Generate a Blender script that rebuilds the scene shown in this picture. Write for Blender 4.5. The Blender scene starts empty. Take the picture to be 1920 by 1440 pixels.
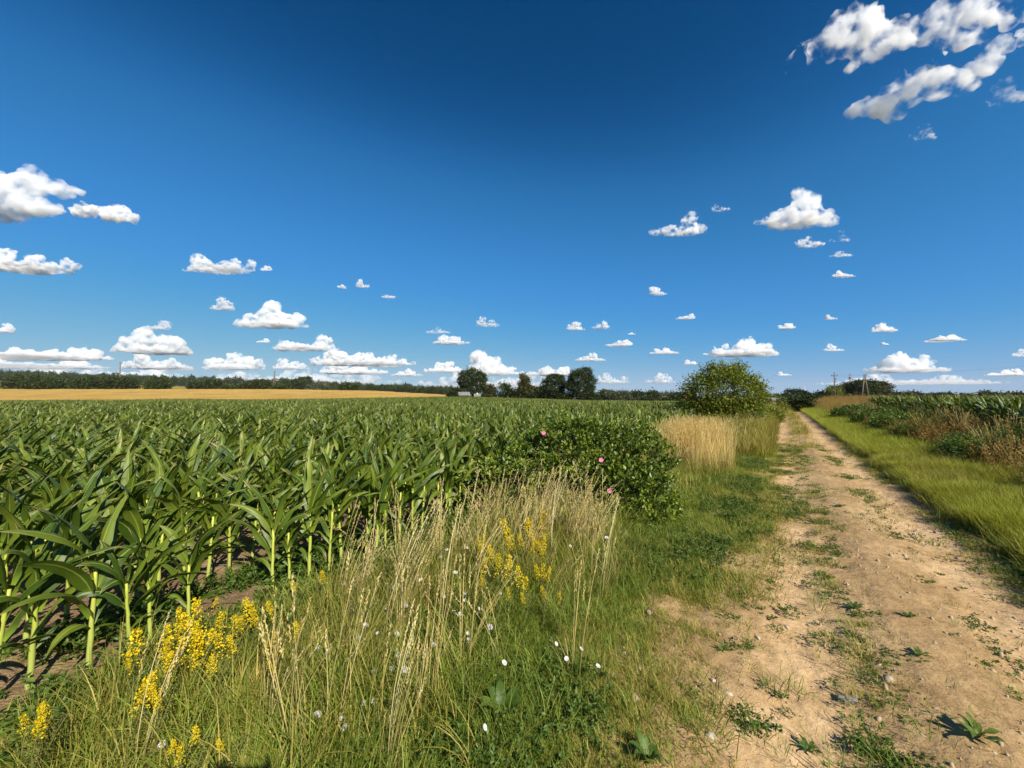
import bpy, math, random
import numpy as np
from mathutils import Vector, Matrix, Euler

# ------------------------------------------------------------------ camera, sky, sun, exposure
SC = bpy.context.scene
COL = SC.collection
EYE = 1.63
FPX = 723.0                       # focal length in pixels of a 1920 px wide picture
YAW, PITCH = math.radians(34.8), math.radians(1.74)
cam_d = bpy.data.cameras.new('camera')
cam = bpy.data.objects.new('camera', cam_d)
COL.objects.link(cam)
cam.location = (0, 0, EYE)
cam.rotation_euler = (math.pi / 2 + PITCH, 0, YAW)
cam_d.sensor_width = 36
cam_d.lens = FPX / 1920 * 36
cam_d.clip_start = 0.05
cam_d.clip_end = 90000
SC.camera = cam

SUN_EL, SUN_AZ = math.radians(38), math.radians(111.3)     # azimuth clockwise from +Y (the track runs along +Y)
sun_dir = Vector((math.sin(SUN_AZ) * math.cos(SUN_EL), math.cos(SUN_AZ) * math.cos(SUN_EL), math.sin(SUN_EL)))
world = bpy.data.worlds.new('World')
SC.world = world
world.use_nodes = True
wn, wl = world.node_tree.nodes, world.node_tree.links
wn.clear()
sky = wn.new('ShaderNodeTexSky')
sky.sky_type = 'NISHITA'
sky.sun_disc = False
sky.sun_elevation = SUN_EL
sky.sun_rotation = SUN_AZ
sky.altitude = 100
sky.air_density = 1.0
sky.dust_density = 0.0
sky.ozone_density = 3.0
# one colour grade for the whole sky: deep polarised blue, paler towards the horizon
sc1 = wn.new('ShaderNodeVectorMath'); sc1.operation = 'SCALE'; sc1.inputs['Scale'].default_value = 0.1
cur = wn.new('ShaderNodeRGBCurve')
def curve(i, pts):
    c = cur.mapping.curves[i]
    while len(c.points) < len(pts): c.points.new(.5, .5)
    for p, (x, y) in zip(c.points, pts): p.location = (x, y); p.handle_type = 'AUTO_CLAMPED'
curve(0, [(0, 0), (.064, .0), (.112, .030), (.18, .062), (.25, .090), (.45, .22), (.7, .37), (1, .46)])
curve(1, [(0, 0), (.115, .066), (.2, .236), (.42, .42), (.66, .55), (.84, .63), (1, .68)])
curve(2, [(0, 0), (.225, .23), (.36, .60), (.64, .88), (.8, .88), (1, .87)])
cur.mapping.update()
hs = wn.new('ShaderNodeVectorMath'); hs.operation = 'SCALE'; hs.inputs['Scale'].default_value = 5.0
wl.new(sky.outputs[0], sc1.inputs[0]); wl.new(sc1.outputs[0], cur.inputs['Color']); wl.new(cur.outputs[0], hs.inputs[0])
bg = wn.new('ShaderNodeBackground')
bg.inputs['Strength'].default_value = 0.1
wo = wn.new('ShaderNodeOutputWorld')
wl.new(hs.outputs[0], bg.inputs['Color'])
wl.new(bg.outputs[0], wo.inputs['Surface'])

sun_d = bpy.data.lights.new('sun', 'SUN')
sun_d.energy = 5.0
sun_d.angle = math.radians(0.5)
sun_d.color = (1.0, 0.92, 0.78)
sun = bpy.data.objects.new('sun', sun_d)
COL.objects.link(sun)
sun.rotation_euler = sun_dir.to_track_quat('Z', 'Y').to_euler()
sun.location = (20, -8, 30)

SC.view_settings.view_transform = 'Standard'
SC.view_settings.look = 'None'
SC.view_settings.gamma = 1
SC.view_settings.use_curve_mapping = False
SC.view_settings.exposure = 0.65
SC.render.engine = 'CYCLES'
SC.cycles.use_denoising = True
SC.cycles.max_bounces = 10
SC.cycles.volume_bounces = 8
SC.cycles.transparent_max_bounces = 24
SC.cycles.sample_clamp_indirect = 6

rnd = random.Random(7)
rng = np.random.default_rng(11)
FW = np.array([-math.sin(YAW), math.cos(YAW)])       # camera forward on the ground
RT = np.array([math.cos(YAW), math.sin(YAW)])        # camera right on the ground
WIND = np.array([.10, .995, 0.0])                    # the wind blows along the track, away from the camera

# ------------------------------------------------------------------ numeric helpers
def ray(px, py):
    a, b = (px - 960) / FPX, (720 - py) / FPX
    cf = math.cos(PITCH) - b * math.sin(PITCH)
    cz = math.sin(PITCH) + b * math.cos(PITCH)
    return np.array([FW[0] * cf + RT[0] * a, FW[1] * cf + RT[1] * a, cz])

def gp(px, py, z=0.0):
    """the point at height z that is seen at this place of the photograph"""
    r = ray(px, py)
    k = (z - EYE) / r[2]
    return r[0] * k, r[1] * k

def dpt(px, d):
    """ground position at depth d"""
    l = (px - 960) / FPX * d
    p = FW * d + RT * l
    return float(p[0]), float(p[1])

def zat(py, d):
    return EYE + (742 - py) / FPX * d

_T2 = np.random.default_rng(5).random((256, 256))
def vnoise2(x, y):
    xi, yi = np.floor(x).astype(int), np.floor(y).astype(int)
    fx, fy = x - xi, y - yi
    fx, fy = fx * fx * (3 - 2 * fx), fy * fy * (3 - 2 * fy)
    g = lambda a, b: _T2[a & 255, b & 255]
    return (g(xi, yi) * (1 - fx) + g(xi + 1, yi) * fx) * (1 - fy) + (g(xi, yi + 1) * (1 - fx) + g(xi + 1, yi + 1) * fx) * fy

def fbm2(x, y, octv=4, gain=0.5):
    x, y = np.asarray(x, float), np.asarray(y, float)
    s = 0; a = 1; t = 0
    for i in range(octv):
        s = s + a * vnoise2(x * 2 ** i + 17.3 * i, y * 2 ** i + 9.1 * i); t += a; a *= gain
    return s / t

_T3 = np.random.default_rng(6).random((32, 32, 32))
def vnoise3(p):
    i = np.floor(p).astype(int); f = p - i; f = f * f * (3 - 2 * f)
    r = 0
    for dx in (0, 1):
        for dy in (0, 1):
            for dz in (0, 1):
                w = (f[:, 0] if dx else 1 - f[:, 0]) * (f[:, 1] if dy else 1 - f[:, 1]) * (f[:, 2] if dz else 1 - f[:, 2])
                r = r + w * _T3[(i[:, 0] + dx) & 31, (i[:, 1] + dy) & 31, (i[:, 2] + dz) & 31]
    return r

def sstep(a, b, x):
    t = np.clip((x - a) / (b - a), 0, 1)
    return t * t * (3 - 2 * t)

# ------------------------------------------------------------------ terrain height
_px =  np.array([-400, 0,   500,  700,  830, 900,  1000, 1100, 1270, 1400, 1462, 1540, 1620, 2400])
_zc =  np.array([-.35, -.35, -.2, .10,  .45, .35, -.05, -.45, -.65, -.75, -.8, -.25, 0.0, 0.2])
_zg =  np.array([4.0, 4.0,  4.0,  3.2,  1.4, 0.2, -1.2, -2.0, -2.2, -3.5, -4.0, -.8, 0.3, 0.3])
_zf =  np.array([34,  30,   14,   6,    1, -2,   -5,  -9,  -10,  -10,  -10, -6, -2, 0])
def H(x, y):
    x, y = np.asarray(x, float), np.asarray(y, float)
    d = np.maximum(x * FW[0] + y * FW[1], 0.5)
    l = x * RT[0] + y * RT[1]
    p = np.clip(960 + FPX * l / d, -400, 2400)
    back = (x * FW[0] + y * FW[1]) < 0.5
    p = np.where(back, np.where(l > 0, 2400, -400), p)
    rr = np.hypot(x, y)
    d = np.where(rr > d * 2.2, rr / 2.2, d)
    c, g, f = np.interp(p, _px, _zc), np.interp(p, _px, _zg), np.interp(p, _px, _zf)
    z = c * sstep(28, 95, d)
    z = z + (g - c) * np.clip((d - 95) / 85, 0, 1)
    z = z + (f - g) * np.clip((d - 180) / 520, 0, 1.25)
    prof = 0.06 * sstep(1.80, 2.08, x + 0.42 * (fbm2(y * 1.1, y * 0 + 3.3, 4) - .5)) + 0.07 * sstep(2.0, 3.2, x) + 0.40 * sstep(3.0, 5.2, x)
    prof = prof + 0.06 * sstep(-.5, -2.2, x) - 0.06 * sstep(-2.6, -3.4, x)
    z = z + prof * (1 - sstep(60, 90, y))
    near = 1 - sstep(12, 30, rr)
    z = z + near * (fbm2(x * 1.3, y * 1.3, 4) - .5) * 0.07 * (1 - .7 * sstep(-.6, -.2, x) * (1 - sstep(1.7, 2.0, x)))
    return z

def h1(x, y):
    return float(H(np.array([x]), np.array([y]))[0])

# ------------------------------------------------------------------ mesh helpers
class Geo:
    """collects vertices and faces of ONE mesh; carries a uv and a random value per vertex"""
    def __init__(s): s.V, s.Q, s.T, s.U, s.R, s.n, s.mq, s.mt = [], [], [], [], [], 0, [], []
    def add(s, V, quads=None, tris=None, uv=None, r=0.5, m=0):
        V = np.asarray(V, float).reshape(-1, 3)
        if quads is not None and len(quads):
            s.Q.append(np.asarray(quads, int).reshape(-1, 4) + s.n); s.mq.append(np.full(len(s.Q[-1]), m))
        if tris is not None and len(tris):
            s.T.append(np.asarray(tris, int).reshape(-1, 3) + s.n); s.mt.append(np.full(len(s.T[-1]), m))
        s.V.append(V)
        s.U.append(np.zeros((len(V), 2)) if uv is None else np.asarray(uv, float).reshape(-1, 2))
        s.R.append(np.broadcast_to(np.asarray(r, float), (len(V),)).copy())
        s.n += len(V)
        return s
    def merge(s, o, m=0):
        V, U, R = np.concatenate(o.V), np.concatenate(o.U), np.concatenate(o.R)
        s.add(V, np.concatenate(o.Q) if o.Q else None, np.concatenate(o.T) if o.T else None, U, R, m)
        return s
    def mesh(s, name, mats, smooth=True):
        me = bpy.data.meshes.new(name)
        V = np.concatenate(s.V); U = np.concatenate(s.U); R = np.concatenate(s.R)
        Q = np.concatenate(s.Q) if s.Q else np.zeros((0, 4), int)
        T = np.concatenate(s.T) if s.T else np.zeros((0, 3), int)
        loops = np.concatenate([Q.ravel(), T.ravel()])
        me.vertices.add(len(V)); me.vertices.foreach_set('co', V.astype(np.float32).ravel())
        me.loops.add(len(loops)); me.loops.foreach_set('vertex_index', loops.astype(np.int32))
        me.polygons.add(len(Q) + len(T))
        me.polygons.foreach_set('loop_start', np.concatenate([np.arange(len(Q)) * 4, len(Q) * 4 + np.arange(len(T)) * 3]).astype(np.int32))
        mats = mats if isinstance(mats, (list, tuple)) else [mats]
        for m in mats: me.materials.append(m)
        mi = np.concatenate(s.mq + s.mt) if (s.mq or s.mt) else np.zeros(0)
        me.polygons.foreach_set('material_index', mi.astype(np.int32))
        me.update(calc_edges=True)
        uvl = me.uv_layers.new(name='UVMap')
        uvl.data.foreach_set('uv', U[loops].astype(np.float32).ravel())
        at = me.attributes.new('rnd', 'FLOAT', 'POINT')
        at.data.foreach_set('value', R.astype(np.float32))
        me.polygons.foreach_set('use_smooth', np.full(len(Q) + len(T), smooth))
        me.validate()
        return me
    def obj(s, name, mats, parent=None, smooth=True):
        return link(name, s.mesh(name, mats, smooth), parent)

def link(name, data, parent=None):
    o = bpy.data.objects.new(name, data)
    COL.objects.link(o)
    if parent is not None: o.parent = parent
    return o

def tag(o, label=None, cat=None, group=None, kind=None):
    if label: o['label'] = label
    if cat: o['category'] = cat
    if group: o['group'] = group
    if kind: o['kind'] = kind
    return o

def thing(name, label, cat, loc=(0, 0, 0), rz=0.0, group=None, scale=1.0):
    o = link(name, None)
    o.location = loc; o.rotation_euler = (0, 0, rz); o.scale = (scale,) * 3
    o.empty_display_size = 0.1
    return tag(o, label, cat, group)

def nrm(v):
    v = np.asarray(v, float)
    return v / max(np.linalg.norm(v), 1e-9)

def tube(g, pts, rad, sides=6, r=0.5, m=0, cap=True):
    pts = np.asarray(pts, float); n = len(pts)
    rad = np.broadcast_to(np.asarray(rad, float), (n,))
    tang = np.gradient(pts, axis=0)
    V, U = [], []
    ref = np.array([0.31, 0.95, 0.05])
    for i in range(n):
        t = nrm(tang[i]); a = np.cross(t, ref)
        if np.linalg.norm(a) < .1: a = np.cross(t, [1, 0, 0])
        a = nrm(a); b = np.cross(t, a)
        for k in range(sides):
            w = 2 * math.pi * k / sides
            V.append(pts[i] + rad[i] * (math.cos(w) * a + math.sin(w) * b)); U.append((k / sides, i / (n - 1)))
    Q = [(i * sides + k, i * sides + (k + 1) % sides, (i + 1) * sides + (k + 1) % sides, (i + 1) * sides + k) for i in range(n - 1) for k in range(sides)]
    T = []
    if cap:
        V += [pts[0], pts[-1]]; U += [(0, 0), (0, 1)]
        c0, c1 = n * sides, n * sides + 1
        T = [(c0, (k + 1) % sides, k) for k in range(sides)] + [(c1, (n - 1) * sides + k, (n - 1) * sides + (k + 1) % sides) for k in range(sides)]
    g.add(V, Q, T, U, r, m)

def box(g, c, s, rz=0.0, r=0.5, m=0):
    c = np.asarray(c, float); s = np.asarray(s, float) / 2
    V = np.array([(x, y, z) for z in (-1, 1) for y in (-1, 1) for x in (-1, 1)]) * s
    ca, sa = math.cos(rz), math.sin(rz)
    V = np.stack([V[:, 0] * ca - V[:, 1] * sa, V[:, 0] * sa + V[:, 1] * ca, V[:, 2]], 1) + c
    g.add(V, [(0, 2, 3, 1), (4, 5, 7, 6), (0, 1, 5, 4), (2, 6, 7, 3), (0, 4, 6, 2), (1, 3, 7, 5)], None, None, r, m)

def blade(g, base, az, length, width, th0, curl, segs=4, r=0.5, wind=0.0, face=None, m=0):
    """a grass blade: starts at elevation th0, curls over by curl radians"""
    p = np.array(base, float); V, U = [], []
    side = np.array([-math.sin(az if face is None else face), math.cos(az if face is None else face), 0])
    for i in range(segs + 1):
        s = i / segs
        th = th0 - curl * s ** 1.4
        w = width * (1 - s ** 1.8) * (0.6 + .8 * min(s * 3, .5))
        q = p + WIND * wind * s * s * length
        if i < segs:
            V += [q - side * w / 2, q + side * w / 2]; U += [(0, s), (1, s)]
        else:
            V.append(q); U.append((.5, 1))
        p = p + length / segs * np.array([math.cos(th) * math.cos(az), math.cos(th) * math.sin(az), math.sin(th)])
    Q = [(2 * i, 2 * i + 1, 2 * i + 3, 2 * i + 2) for i in range(segs - 1)]
    g.add(V, Q, [(2 * segs - 2, 2 * segs - 1, 2 * segs)], U, r, m)

def leaves(g, P, D, size, rv, aspect=0.55, fold=0.25, m=0):
    """many small folded leaves at once: P points, D leaf directions (n,3), size (n,)"""
    n = len(P)
    D = D / np.maximum(np.linalg.norm(D, axis=1, keepdims=True), 1e-6)
    up = rng.normal(size=(n, 3)) * .55 + np.array([0, 0, 1.0])
    S = np.cross(D, up); S /= np.maximum(np.linalg.norm(S, axis=1, keepdims=True), 1e-6)
    N = np.cross(S, D)
    L = size[:, None]
    a = P; tip = P + D * L - N * L * .08
    mid = P + D * L * .45
    l = mid - S * L * aspect / 2 + N * L * fold * .5
    r_ = mid + S * L * aspect / 2 + N * L * fold * .5
    V = np.stack([a, l, tip, r_], 1).reshape(-1, 3)
    b = np.arange(n) * 4
    T = np.concatenate([np.stack([b, b + 2, b + 1], 1), np.stack([b, b + 3, b + 2], 1)])
    U = np.tile(np.array([[.5, 0], [0, .5], [.5, 1], [1, .5]]), (n, 1))
    g.add(V, None, T, U, np.repeat(rv, 4), m)

def leafmass(g, lobes, twigs, per, size, spread, seed, up=0.5, m=0, aspect=.6, shell=.72, zmin=None, sag=0.0):
    """leaves in clumps (twigs) spread through the outer part of overlapping lobes (cx,cy,cz,rx,ry,rz)"""
    r = np.random.default_rng(seed)
    lb = np.array(lobes, float)
    wts = (lb[:, 3] * lb[:, 4] + lb[:, 3] * lb[:, 5] + lb[:, 4] * lb[:, 5]); wts /= wts.sum()
    k = r.choice(len(lb), twigs * 2, p=wts)
    d = r.normal(size=(len(k), 3)); d /= np.linalg.norm(d, axis=1, keepdims=True)
    rad = shell + (1.04 - shell) * r.random(len(k)) ** .7
    lump = .86 + .3 * vnoise3(d * 2.6 + k[:, None] * 3.7 + 50)
    C = lb[k, :3] + d * lb[k, 3:] * (rad * lump)[:, None]
    ok = np.ones(len(C), bool)
    for i, L in enumerate(lb):
        ok &= ~((((C - L[:3]) / (L[3:] * .74)) ** 2).sum(1) < 1) | (k == i)
    if zmin is not None: ok &= C[:, 2] > zmin
    C, d = C[ok][:twigs], d[ok][:twigs]
    nt = len(C)
    cr = r.random(nt)
    idx = np.repeat(np.arange(nt), per)
    off = r.normal(size=(len(idx), 3)) * spread * (.6 + .8 * cr[idx])[:, None]
    off[:, 2] *= .7
    P = C[idx] + off
    D = d[idx] * .8 + r.normal(size=(len(idx), 3)) * .7 + np.array([0, 0, up - .3])
    if zmin is not None: P[:, 2] = np.maximum(P[:, 2], zmin * .5)
    rv = np.clip(.15 + .55 * cr[idx] + .35 * (r.random(len(idx)) - .25), 0, 1)
    leaves(g, P, D, size * (.65 + .7 * r.random(len(idx))), rv, aspect, m=m)
    return C

# ------------------------------------------------------------------ materials
def newmat(name):
    m = bpy.data.materials.new(name); m.use_nodes = True
    n = m.node_tree.nodes; n.clear()
    return m, n, m.node_tree.links

def ramp(n, stops):
    c = n.new('ShaderNodeValToRGB')
    e = c.color_ramp.elements
    while len(e) < len(stops): e.new(.5)
    for i, (p, col) in enumerate(stops):
        e[i].position = p; e[i].color = (*col, 1)
    return c

def mixc(n, l, fac, a, b, mode='MIX'):
    x = n.new('ShaderNodeMix'); x.data_type = 'RGBA'; x.blend_type = mode
    for sock, v in ((x.inputs[0], fac), (x.inputs[6], a), (x.inputs[7], b)):
        if hasattr(v, 'links') or isinstance(v, bpy.types.NodeSocket): l.new(v, sock)
        elif isinstance(v, (int, float)): sock.default_value = v
        else: sock.default_value = (*v, 1)
    return x.outputs[2]

def math_(n, l, op, a, b=None, c=None, clamp=False):
    x = n.new('ShaderNodeMath'); x.operation = op; x.use_clamp = clamp
    for i, v in enumerate((a, b, c)):
        if v is None: continue
        if isinstance(v, bpy.types.NodeSocket): l.new(v, x.inputs[i])
        else: x.inputs[i].default_value = v
    return x.outputs[0]

def noise(n, l, scale, detail=4, vec=None, rough=.55):
    x = n.new('ShaderNodeTexNoise'); x.inputs['Scale'].default_value = scale
    x.inputs['Detail'].default_value = detail; x.inputs['Roughness'].default_value = rough
    if vec is not None: l.new(vec, x.inputs['Vector'])
    return x.outputs['Fac']

def geo_pos(n):
    return n.new('ShaderNodeNewGeometry').outputs['Position']

def leafmat(name, stops, transl=.3, tcol=None, rough=.5, spec=.3, objrand=.35, along=None, midrib=None, veins=False, tip=None):
    """foliage: colour by the leaf's own random value and the plant's, light passes through the leaf"""
    m, n, l = newmat(name)
    at = n.new('ShaderNodeAttribute'); at.attribute_name = 'rnd'
    oi = n.new('ShaderNodeObjectInfo')
    v = math_(n, l, 'ADD', math_(n, l, 'MULTIPLY', at.outputs['Fac'], 1 - objrand), math_(n, l, 'MULTIPLY', oi.outputs['Random'], objrand))
    rp = ramp(n, stops); l.new(v, rp.inputs[0]); col = rp.outputs[0]
    uv = n.new('ShaderNodeUVMap').outputs[0]
    sep = n.new('ShaderNodeSeparateXYZ'); l.new(uv, sep.inputs[0])
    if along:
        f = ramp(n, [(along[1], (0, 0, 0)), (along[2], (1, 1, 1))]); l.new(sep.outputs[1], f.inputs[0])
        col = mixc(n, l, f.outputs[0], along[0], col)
    if tip:
        ed = math_(n, l, 'MULTIPLY', math_(n, l, 'ABSOLUTE', math_(n, l, 'SUBTRACT', sep.outputs[0], .5)), .55)
        tv = math_(n, l, 'ADD', math_(n, l, 'ADD', sep.outputs[1], ed), math_(n, l, 'MULTIPLY', math_(n, l, 'SUBTRACT', noise(n, l, 9, 3, n.new('ShaderNodeTexCoord').outputs['Object']), .5), .45))
        f = ramp(n, [(.90, (0, 0, 0)), (1.0, (1, 1, 1))]); l.new(math_(n, l, 'MULTIPLY', tv, .87), f.inputs[0])
        col = mixc(n, l, math_(n, l, 'MULTIPLY', f.outputs[0], .8), col, tip)
    bump = None
    if midrib:
        dx = math_(n, l, 'ABSOLUTE', math_(n, l, 'SUBTRACT', sep.outputs[0], .5))
        f = ramp(n, [(.025, (1, 1, 1)), (.06, (0, 0, 0))]); l.new(dx, f.inputs[0])
        col = mixc(n, l, math_(n, l, 'MULTIPLY', f.outputs[0], .75), col, midrib)
    if veins:
        mp = n.new('ShaderNodeMapping'); mp.inputs['Scale'].default_value = (38, 1.2, 1); l.new(uv, mp.inputs['Vector'])
        nz = noise(n, l, 1.0, 2, mp.outputs[0])
        col = mixc(n, l, math_(n, l, 'MULTIPLY', nz, .5), col, mixc(n, l, 1.0, col, (.45, .5, .4), 'MULTIPLY'))
        bump = n.new('ShaderNodeBump'); bump.inputs['Strength'].default_value = .35; bump.inputs['Distance'].default_value = .003
        l.new(nz, bump.inputs['Height'])
    pb = n.new('ShaderNodeBsdfPrincipled'); l.new(col, pb.inputs['Base Color'])
    pb.inputs['Roughness'].default_value = rough
    pb.inputs['Specular IOR Level'].default_value = spec
    tr = n.new('ShaderNodeBsdfTranslucent')
    l.new(mixc(n, l, 1.0, col, tcol or (1.25, 1.2, .6), 'MULTIPLY'), tr.inputs['Color'])
    if bump: l.new(bump.outputs[0], pb.inputs['Normal'])
    mx = n.new('ShaderNodeMixShader'); mx.inputs[0].default_value = transl
    l.new(pb.outputs[0], mx.inputs[1]); l.new(tr.outputs[0], mx.inputs[2])
    o = n.new('ShaderNodeOutputMaterial'); l.new(mx.outputs[0], o.inputs['Surface'])
    return m

def plain(name, c1, c2=None, scale=8, rough=.8, spec=.3, bump=.0, bscale=30, metal=0):
    m, n, l = newmat(name)
    pb = n.new('ShaderNodeBsdfPrincipled')
    tc = n.new('ShaderNodeTexCoord').outputs['Object']
    if c2:
        rp = ramp(n, [(.3, c1), (.7, c2)]); l.new(noise(n, l, scale, 5, tc), rp.inputs[0]); l.new(rp.outputs[0], pb.inputs['Base Color'])
    else: pb.inputs['Base Color'].default_value = (*c1, 1)
    pb.inputs['Roughness'].default_value = rough; pb.inputs['Specular IOR Level'].default_value = spec; pb.inputs['Metallic'].default_value = metal
    if bump:
        b = n.new('ShaderNodeBump'); b.inputs['Strength'].default_value = bump; b.inputs['Distance'].default_value = .02
        l.new(noise(n, l, bscale, 5, tc), b.inputs['Height']); l.new(b.outputs[0], pb.inputs['Normal'])
    o = n.new('ShaderNodeOutputMaterial'); l.new(pb.outputs[0], o.inputs['Surface'])
    return m

def soilmat(name, stops, big=.5, fine=14, bump=.6, dist=.02, speck=None, ruts=None):
    m, n, l = newmat(name)
    p = geo_pos(n)
    a = noise(n, l, big, 6, p, .6); b = noise(n, l, fine, 6, p, .65); c = noise(n, l, fine * 7, 3, p, .6)
    v = math_(n, l, 'ADD', math_(n, l, 'MULTIPLY', a, .45), math_(n, l, 'ADD', math_(n, l, 'MULTIPLY', b, .35), math_(n, l, 'MULTIPLY', c, .2)))
    rp = ramp(n, stops); l.new(v, rp.inputs[0]); col = rp.outputs[0]
    if speck:
        vo = n.new('ShaderNodeTexVoronoi'); vo.inputs['Scale'].default_value = speck[0]; l.new(p, vo.inputs['Vector'])
        f = ramp(n, [(.10, (1, 1, 1)), (.22, (0, 0, 0))]); l.new(vo.outputs['Distance'], f.inputs[0])
        sel = math_(n, l, 'GREATER_THAN', vo.outputs['Color'], speck[2])
        col = mixc(n, l, math_(n, l, 'MULTIPLY', f.outputs[0], sel), col, speck[1])
    if ruts:
        sx = n.new('ShaderNodeSeparateXYZ'); l.new(p, sx.inputs[0])
        x = math_(n, l, 'ADD', sx.outputs[0], math_(n, l, 'MULTIPLY', math_(n, l, 'SUBTRACT', noise(n, l, .8, 4, p), .5), .55))
        msk = None
        for c in ruts:
            q = math_(n, l, 'POWER', math_(n, l, 'DIVIDE', math_(n, l, 'SUBTRACT', x, c), .30), 2.0)
            g_ = math_(n, l, 'POWER', 2.718, math_(n, l, 'MULTIPLY', q, -1.0))
            msk = g_ if msk is None else math_(n, l, 'ADD', msk, g_, None, True)
        col = mixc(n, l, msk, mixc(n, l, 1.0, col, (.84, .81, .74), 'MULTIPLY'), mixc(n, l, 1.0, col, (1.12, 1.10, 1.08), 'MULTIPLY'))
    pb = n.new('ShaderNodeBsdfPrincipled'); l.new(col, pb.inputs['Base Color'])
    pb.inputs['Roughness'].default_value = .95; pb.inputs['Specular IOR Level'].default_value = .12
    bp = n.new('ShaderNodeBump'); bp.inputs['Strength'].default_value = bump; bp.inputs['Distance'].default_value = dist
    l.new(math_(n, l, 'ADD', b, math_(n, l, 'MULTIPLY', c, .6)), bp.inputs['Height']); l.new(bp.outputs[0], pb.inputs['Normal'])
    o = n.new('ShaderNodeOutputMaterial'); l.new(pb.outputs[0], o.inputs['Surface'])
    return m

M = {}
M['corn'] = leafmat('corn_leaf', [(.1, (.030, .066, .008)), (.5, (.090, .140, .012)), (.9, (.205, .255, .026))], .22, (1.5, 1.25, .4), .42, .42, .45, ((.22, .32, .035), .0, .16), (.34, .42, .08), True, (.42, .33, .12))
M['stalk'] = leafmat('corn_stalk', [(0, (.38, .44, .05)), (1, (.52, .54, .09))], .12, None, .42, .4, .5, ((.36, .42, .10), .1, .9))
M['grass'] = leafmat('green_grass', [(0, (.075, .125, .014)), (.5, (.155, .215, .022)), (1, (.36, .36, .07))], .22, None, .55, .25, .5)
M['lush'] = leafmat('verge_grass', [(0, (.15, .185, .016)), (.5, (.27, .30, .03)), (1, (.46, .43, .09))], .36, None, .55, .2, .45)
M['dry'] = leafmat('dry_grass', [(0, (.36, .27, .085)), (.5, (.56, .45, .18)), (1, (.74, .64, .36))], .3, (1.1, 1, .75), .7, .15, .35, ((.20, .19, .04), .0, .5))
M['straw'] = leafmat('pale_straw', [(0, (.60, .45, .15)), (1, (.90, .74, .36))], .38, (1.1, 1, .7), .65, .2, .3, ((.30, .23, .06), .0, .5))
M['olive'] = leafmat('olive_grass', [(0, (.14, .14, .020)), (.5, (.28, .25, .045)), (1, (.52, .42, .13))], .25, None, .6, .2, .4)
M['herb'] = leafmat('herb_leaf', [(0, (.045, .090, .014)), (.6, (.085, .145, .02)), (1, (.16, .21, .035))], .28, None, .5, .35, .4)
M['rose'] = leafmat('rose_leaf', [(0, (.034, .058, .010)), (.45, (.095, .145, .018)), (.8, (.23, .29, .032)), (1, (.38, .31, .05))], .24, None, .42, .4, .15)
M['shrub'] = leafmat('shrub_leaf', [(0, (.055, .085, .010)), (.5, (.145, .185, .018)), (1, (.32, .33, .035))], .28, None, .5, .3, .1)
M['tree'] = leafmat('tree_leaf', [(0, (.020, .036, .009)), (.5, (.036, .055, .013)), (1, (.070, .085, .02))], .15, None, .6, .2, .2)
M['tree_warm'] = leafmat('brown_tree_leaf', [(0, (.030, .034, .010)), (.5, (.055, .058, .014)), (1, (.10, .085, .025))], .15, None, .6, .2, .2)
M['tree_grey'] = leafmat('willow_leaf', [(0, (.04, .055, .025)), (1, (.11, .125, .065))], .15, None, .6, .2, .2)
M['tan'] = leafmat('tan_grass', [(0, (.20, .12, .035)), (.5, (.32, .205, .065)), (1, (.46, .33, .13))], .2, None, .75, .1, .35)
M['rust'] = leafmat('rusty_weed', [(0, (.13, .075, .022)), (.5, (.24, .15, .045)), (1, (.42, .30, .10))], .2, None, .7, .1, .3)
M['yellow'] = leafmat('yellow_flower', [(0, (.46, .34, .012)), (.4, (.70, .52, .012)), (1, (.88, .72, .03))], .35, (1, 1, .6), .6, .2, .2)
M['white'] = leafmat('white_petal', [(0, (.72, .66, .68)), (1, (.85, .82, .82))], .4, (1, 1, 1), .6, .2, .2)
M['pink'] = leafmat('pink_petal', [(0, (.75, .16, .34)), (1, (.85, .34, .50))], .35, (1, 1, 1), .6, .2, .2)
M['stem'] = leafmat('green_stem', [(0, (.10, .12, .025)), (1, (.18, .17, .05))], .1, None, .6, .2, .3)
M['bark'] = plain('bark', (.045, .035, .025), (.10, .08, .06), 6, .9, .2, .6, 12)
M['path'] = soilmat('sandy_track', [(.36, (.24, .155, .072)), (.5, (.42, .285, .147)), (.64, (.56, .41, .235))], .8, 11, .85, .028, (62, (.52, .43, .33), .80), (.12, 1.40))
M['soil'] = soilmat('field_soil', [(.36, (.12, .078, .040)), (.5, (.26, .175, .095)), (.66, (.42, .30, .17))], 1.2, 9, .9, .05)
M['ground'] = soilmat('ground', [(.3, (.15, .115, .05)), (.55, (.25, .185, .085)), (.75, (.34, .25, .13))], .35, 6, .8, .05)
M['wheat'] = soilmat('ripe_wheat', [(.36, (.34, .19, .045)), (.5, (.55, .345, .085)), (.7, (.68, .46, .14))], .09, 2.6, 1.0, .4)
M['meadow'] = soilmat('meadow', [(.3, (.19, .17, .02)), (.7, (.33, .26, .035))], .06, .8, .4, .2)
M['hay'] = soilmat('hay', [(.3, (.22, .13, .04)), (.5, (.34, .22, .075)), (.7, (.46, .32, .12))], .18, 2.5, .9, .12)
M['concrete'] = plain('concrete_pole', (.20, .18, .16), (.32, .29, .26), 3, .85)
M['wood'] = plain('weathered_wood', (.10, .08, .06), (.20, .165, .13), 5, .85)
M['iron'] = plain('dark_metal', (.03, .03, .035), None, 1, .6)
M['wire'] = plain('wire', (.05, .05, .055), None, 1, .5)
M['turbine'] = plain('white_tower', (.80, .80, .80), None, 1, .4)
M['roof_grey'] = plain('grey_roof', (.16, .15, .14), (.24, .225, .21), 2, .8)
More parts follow.
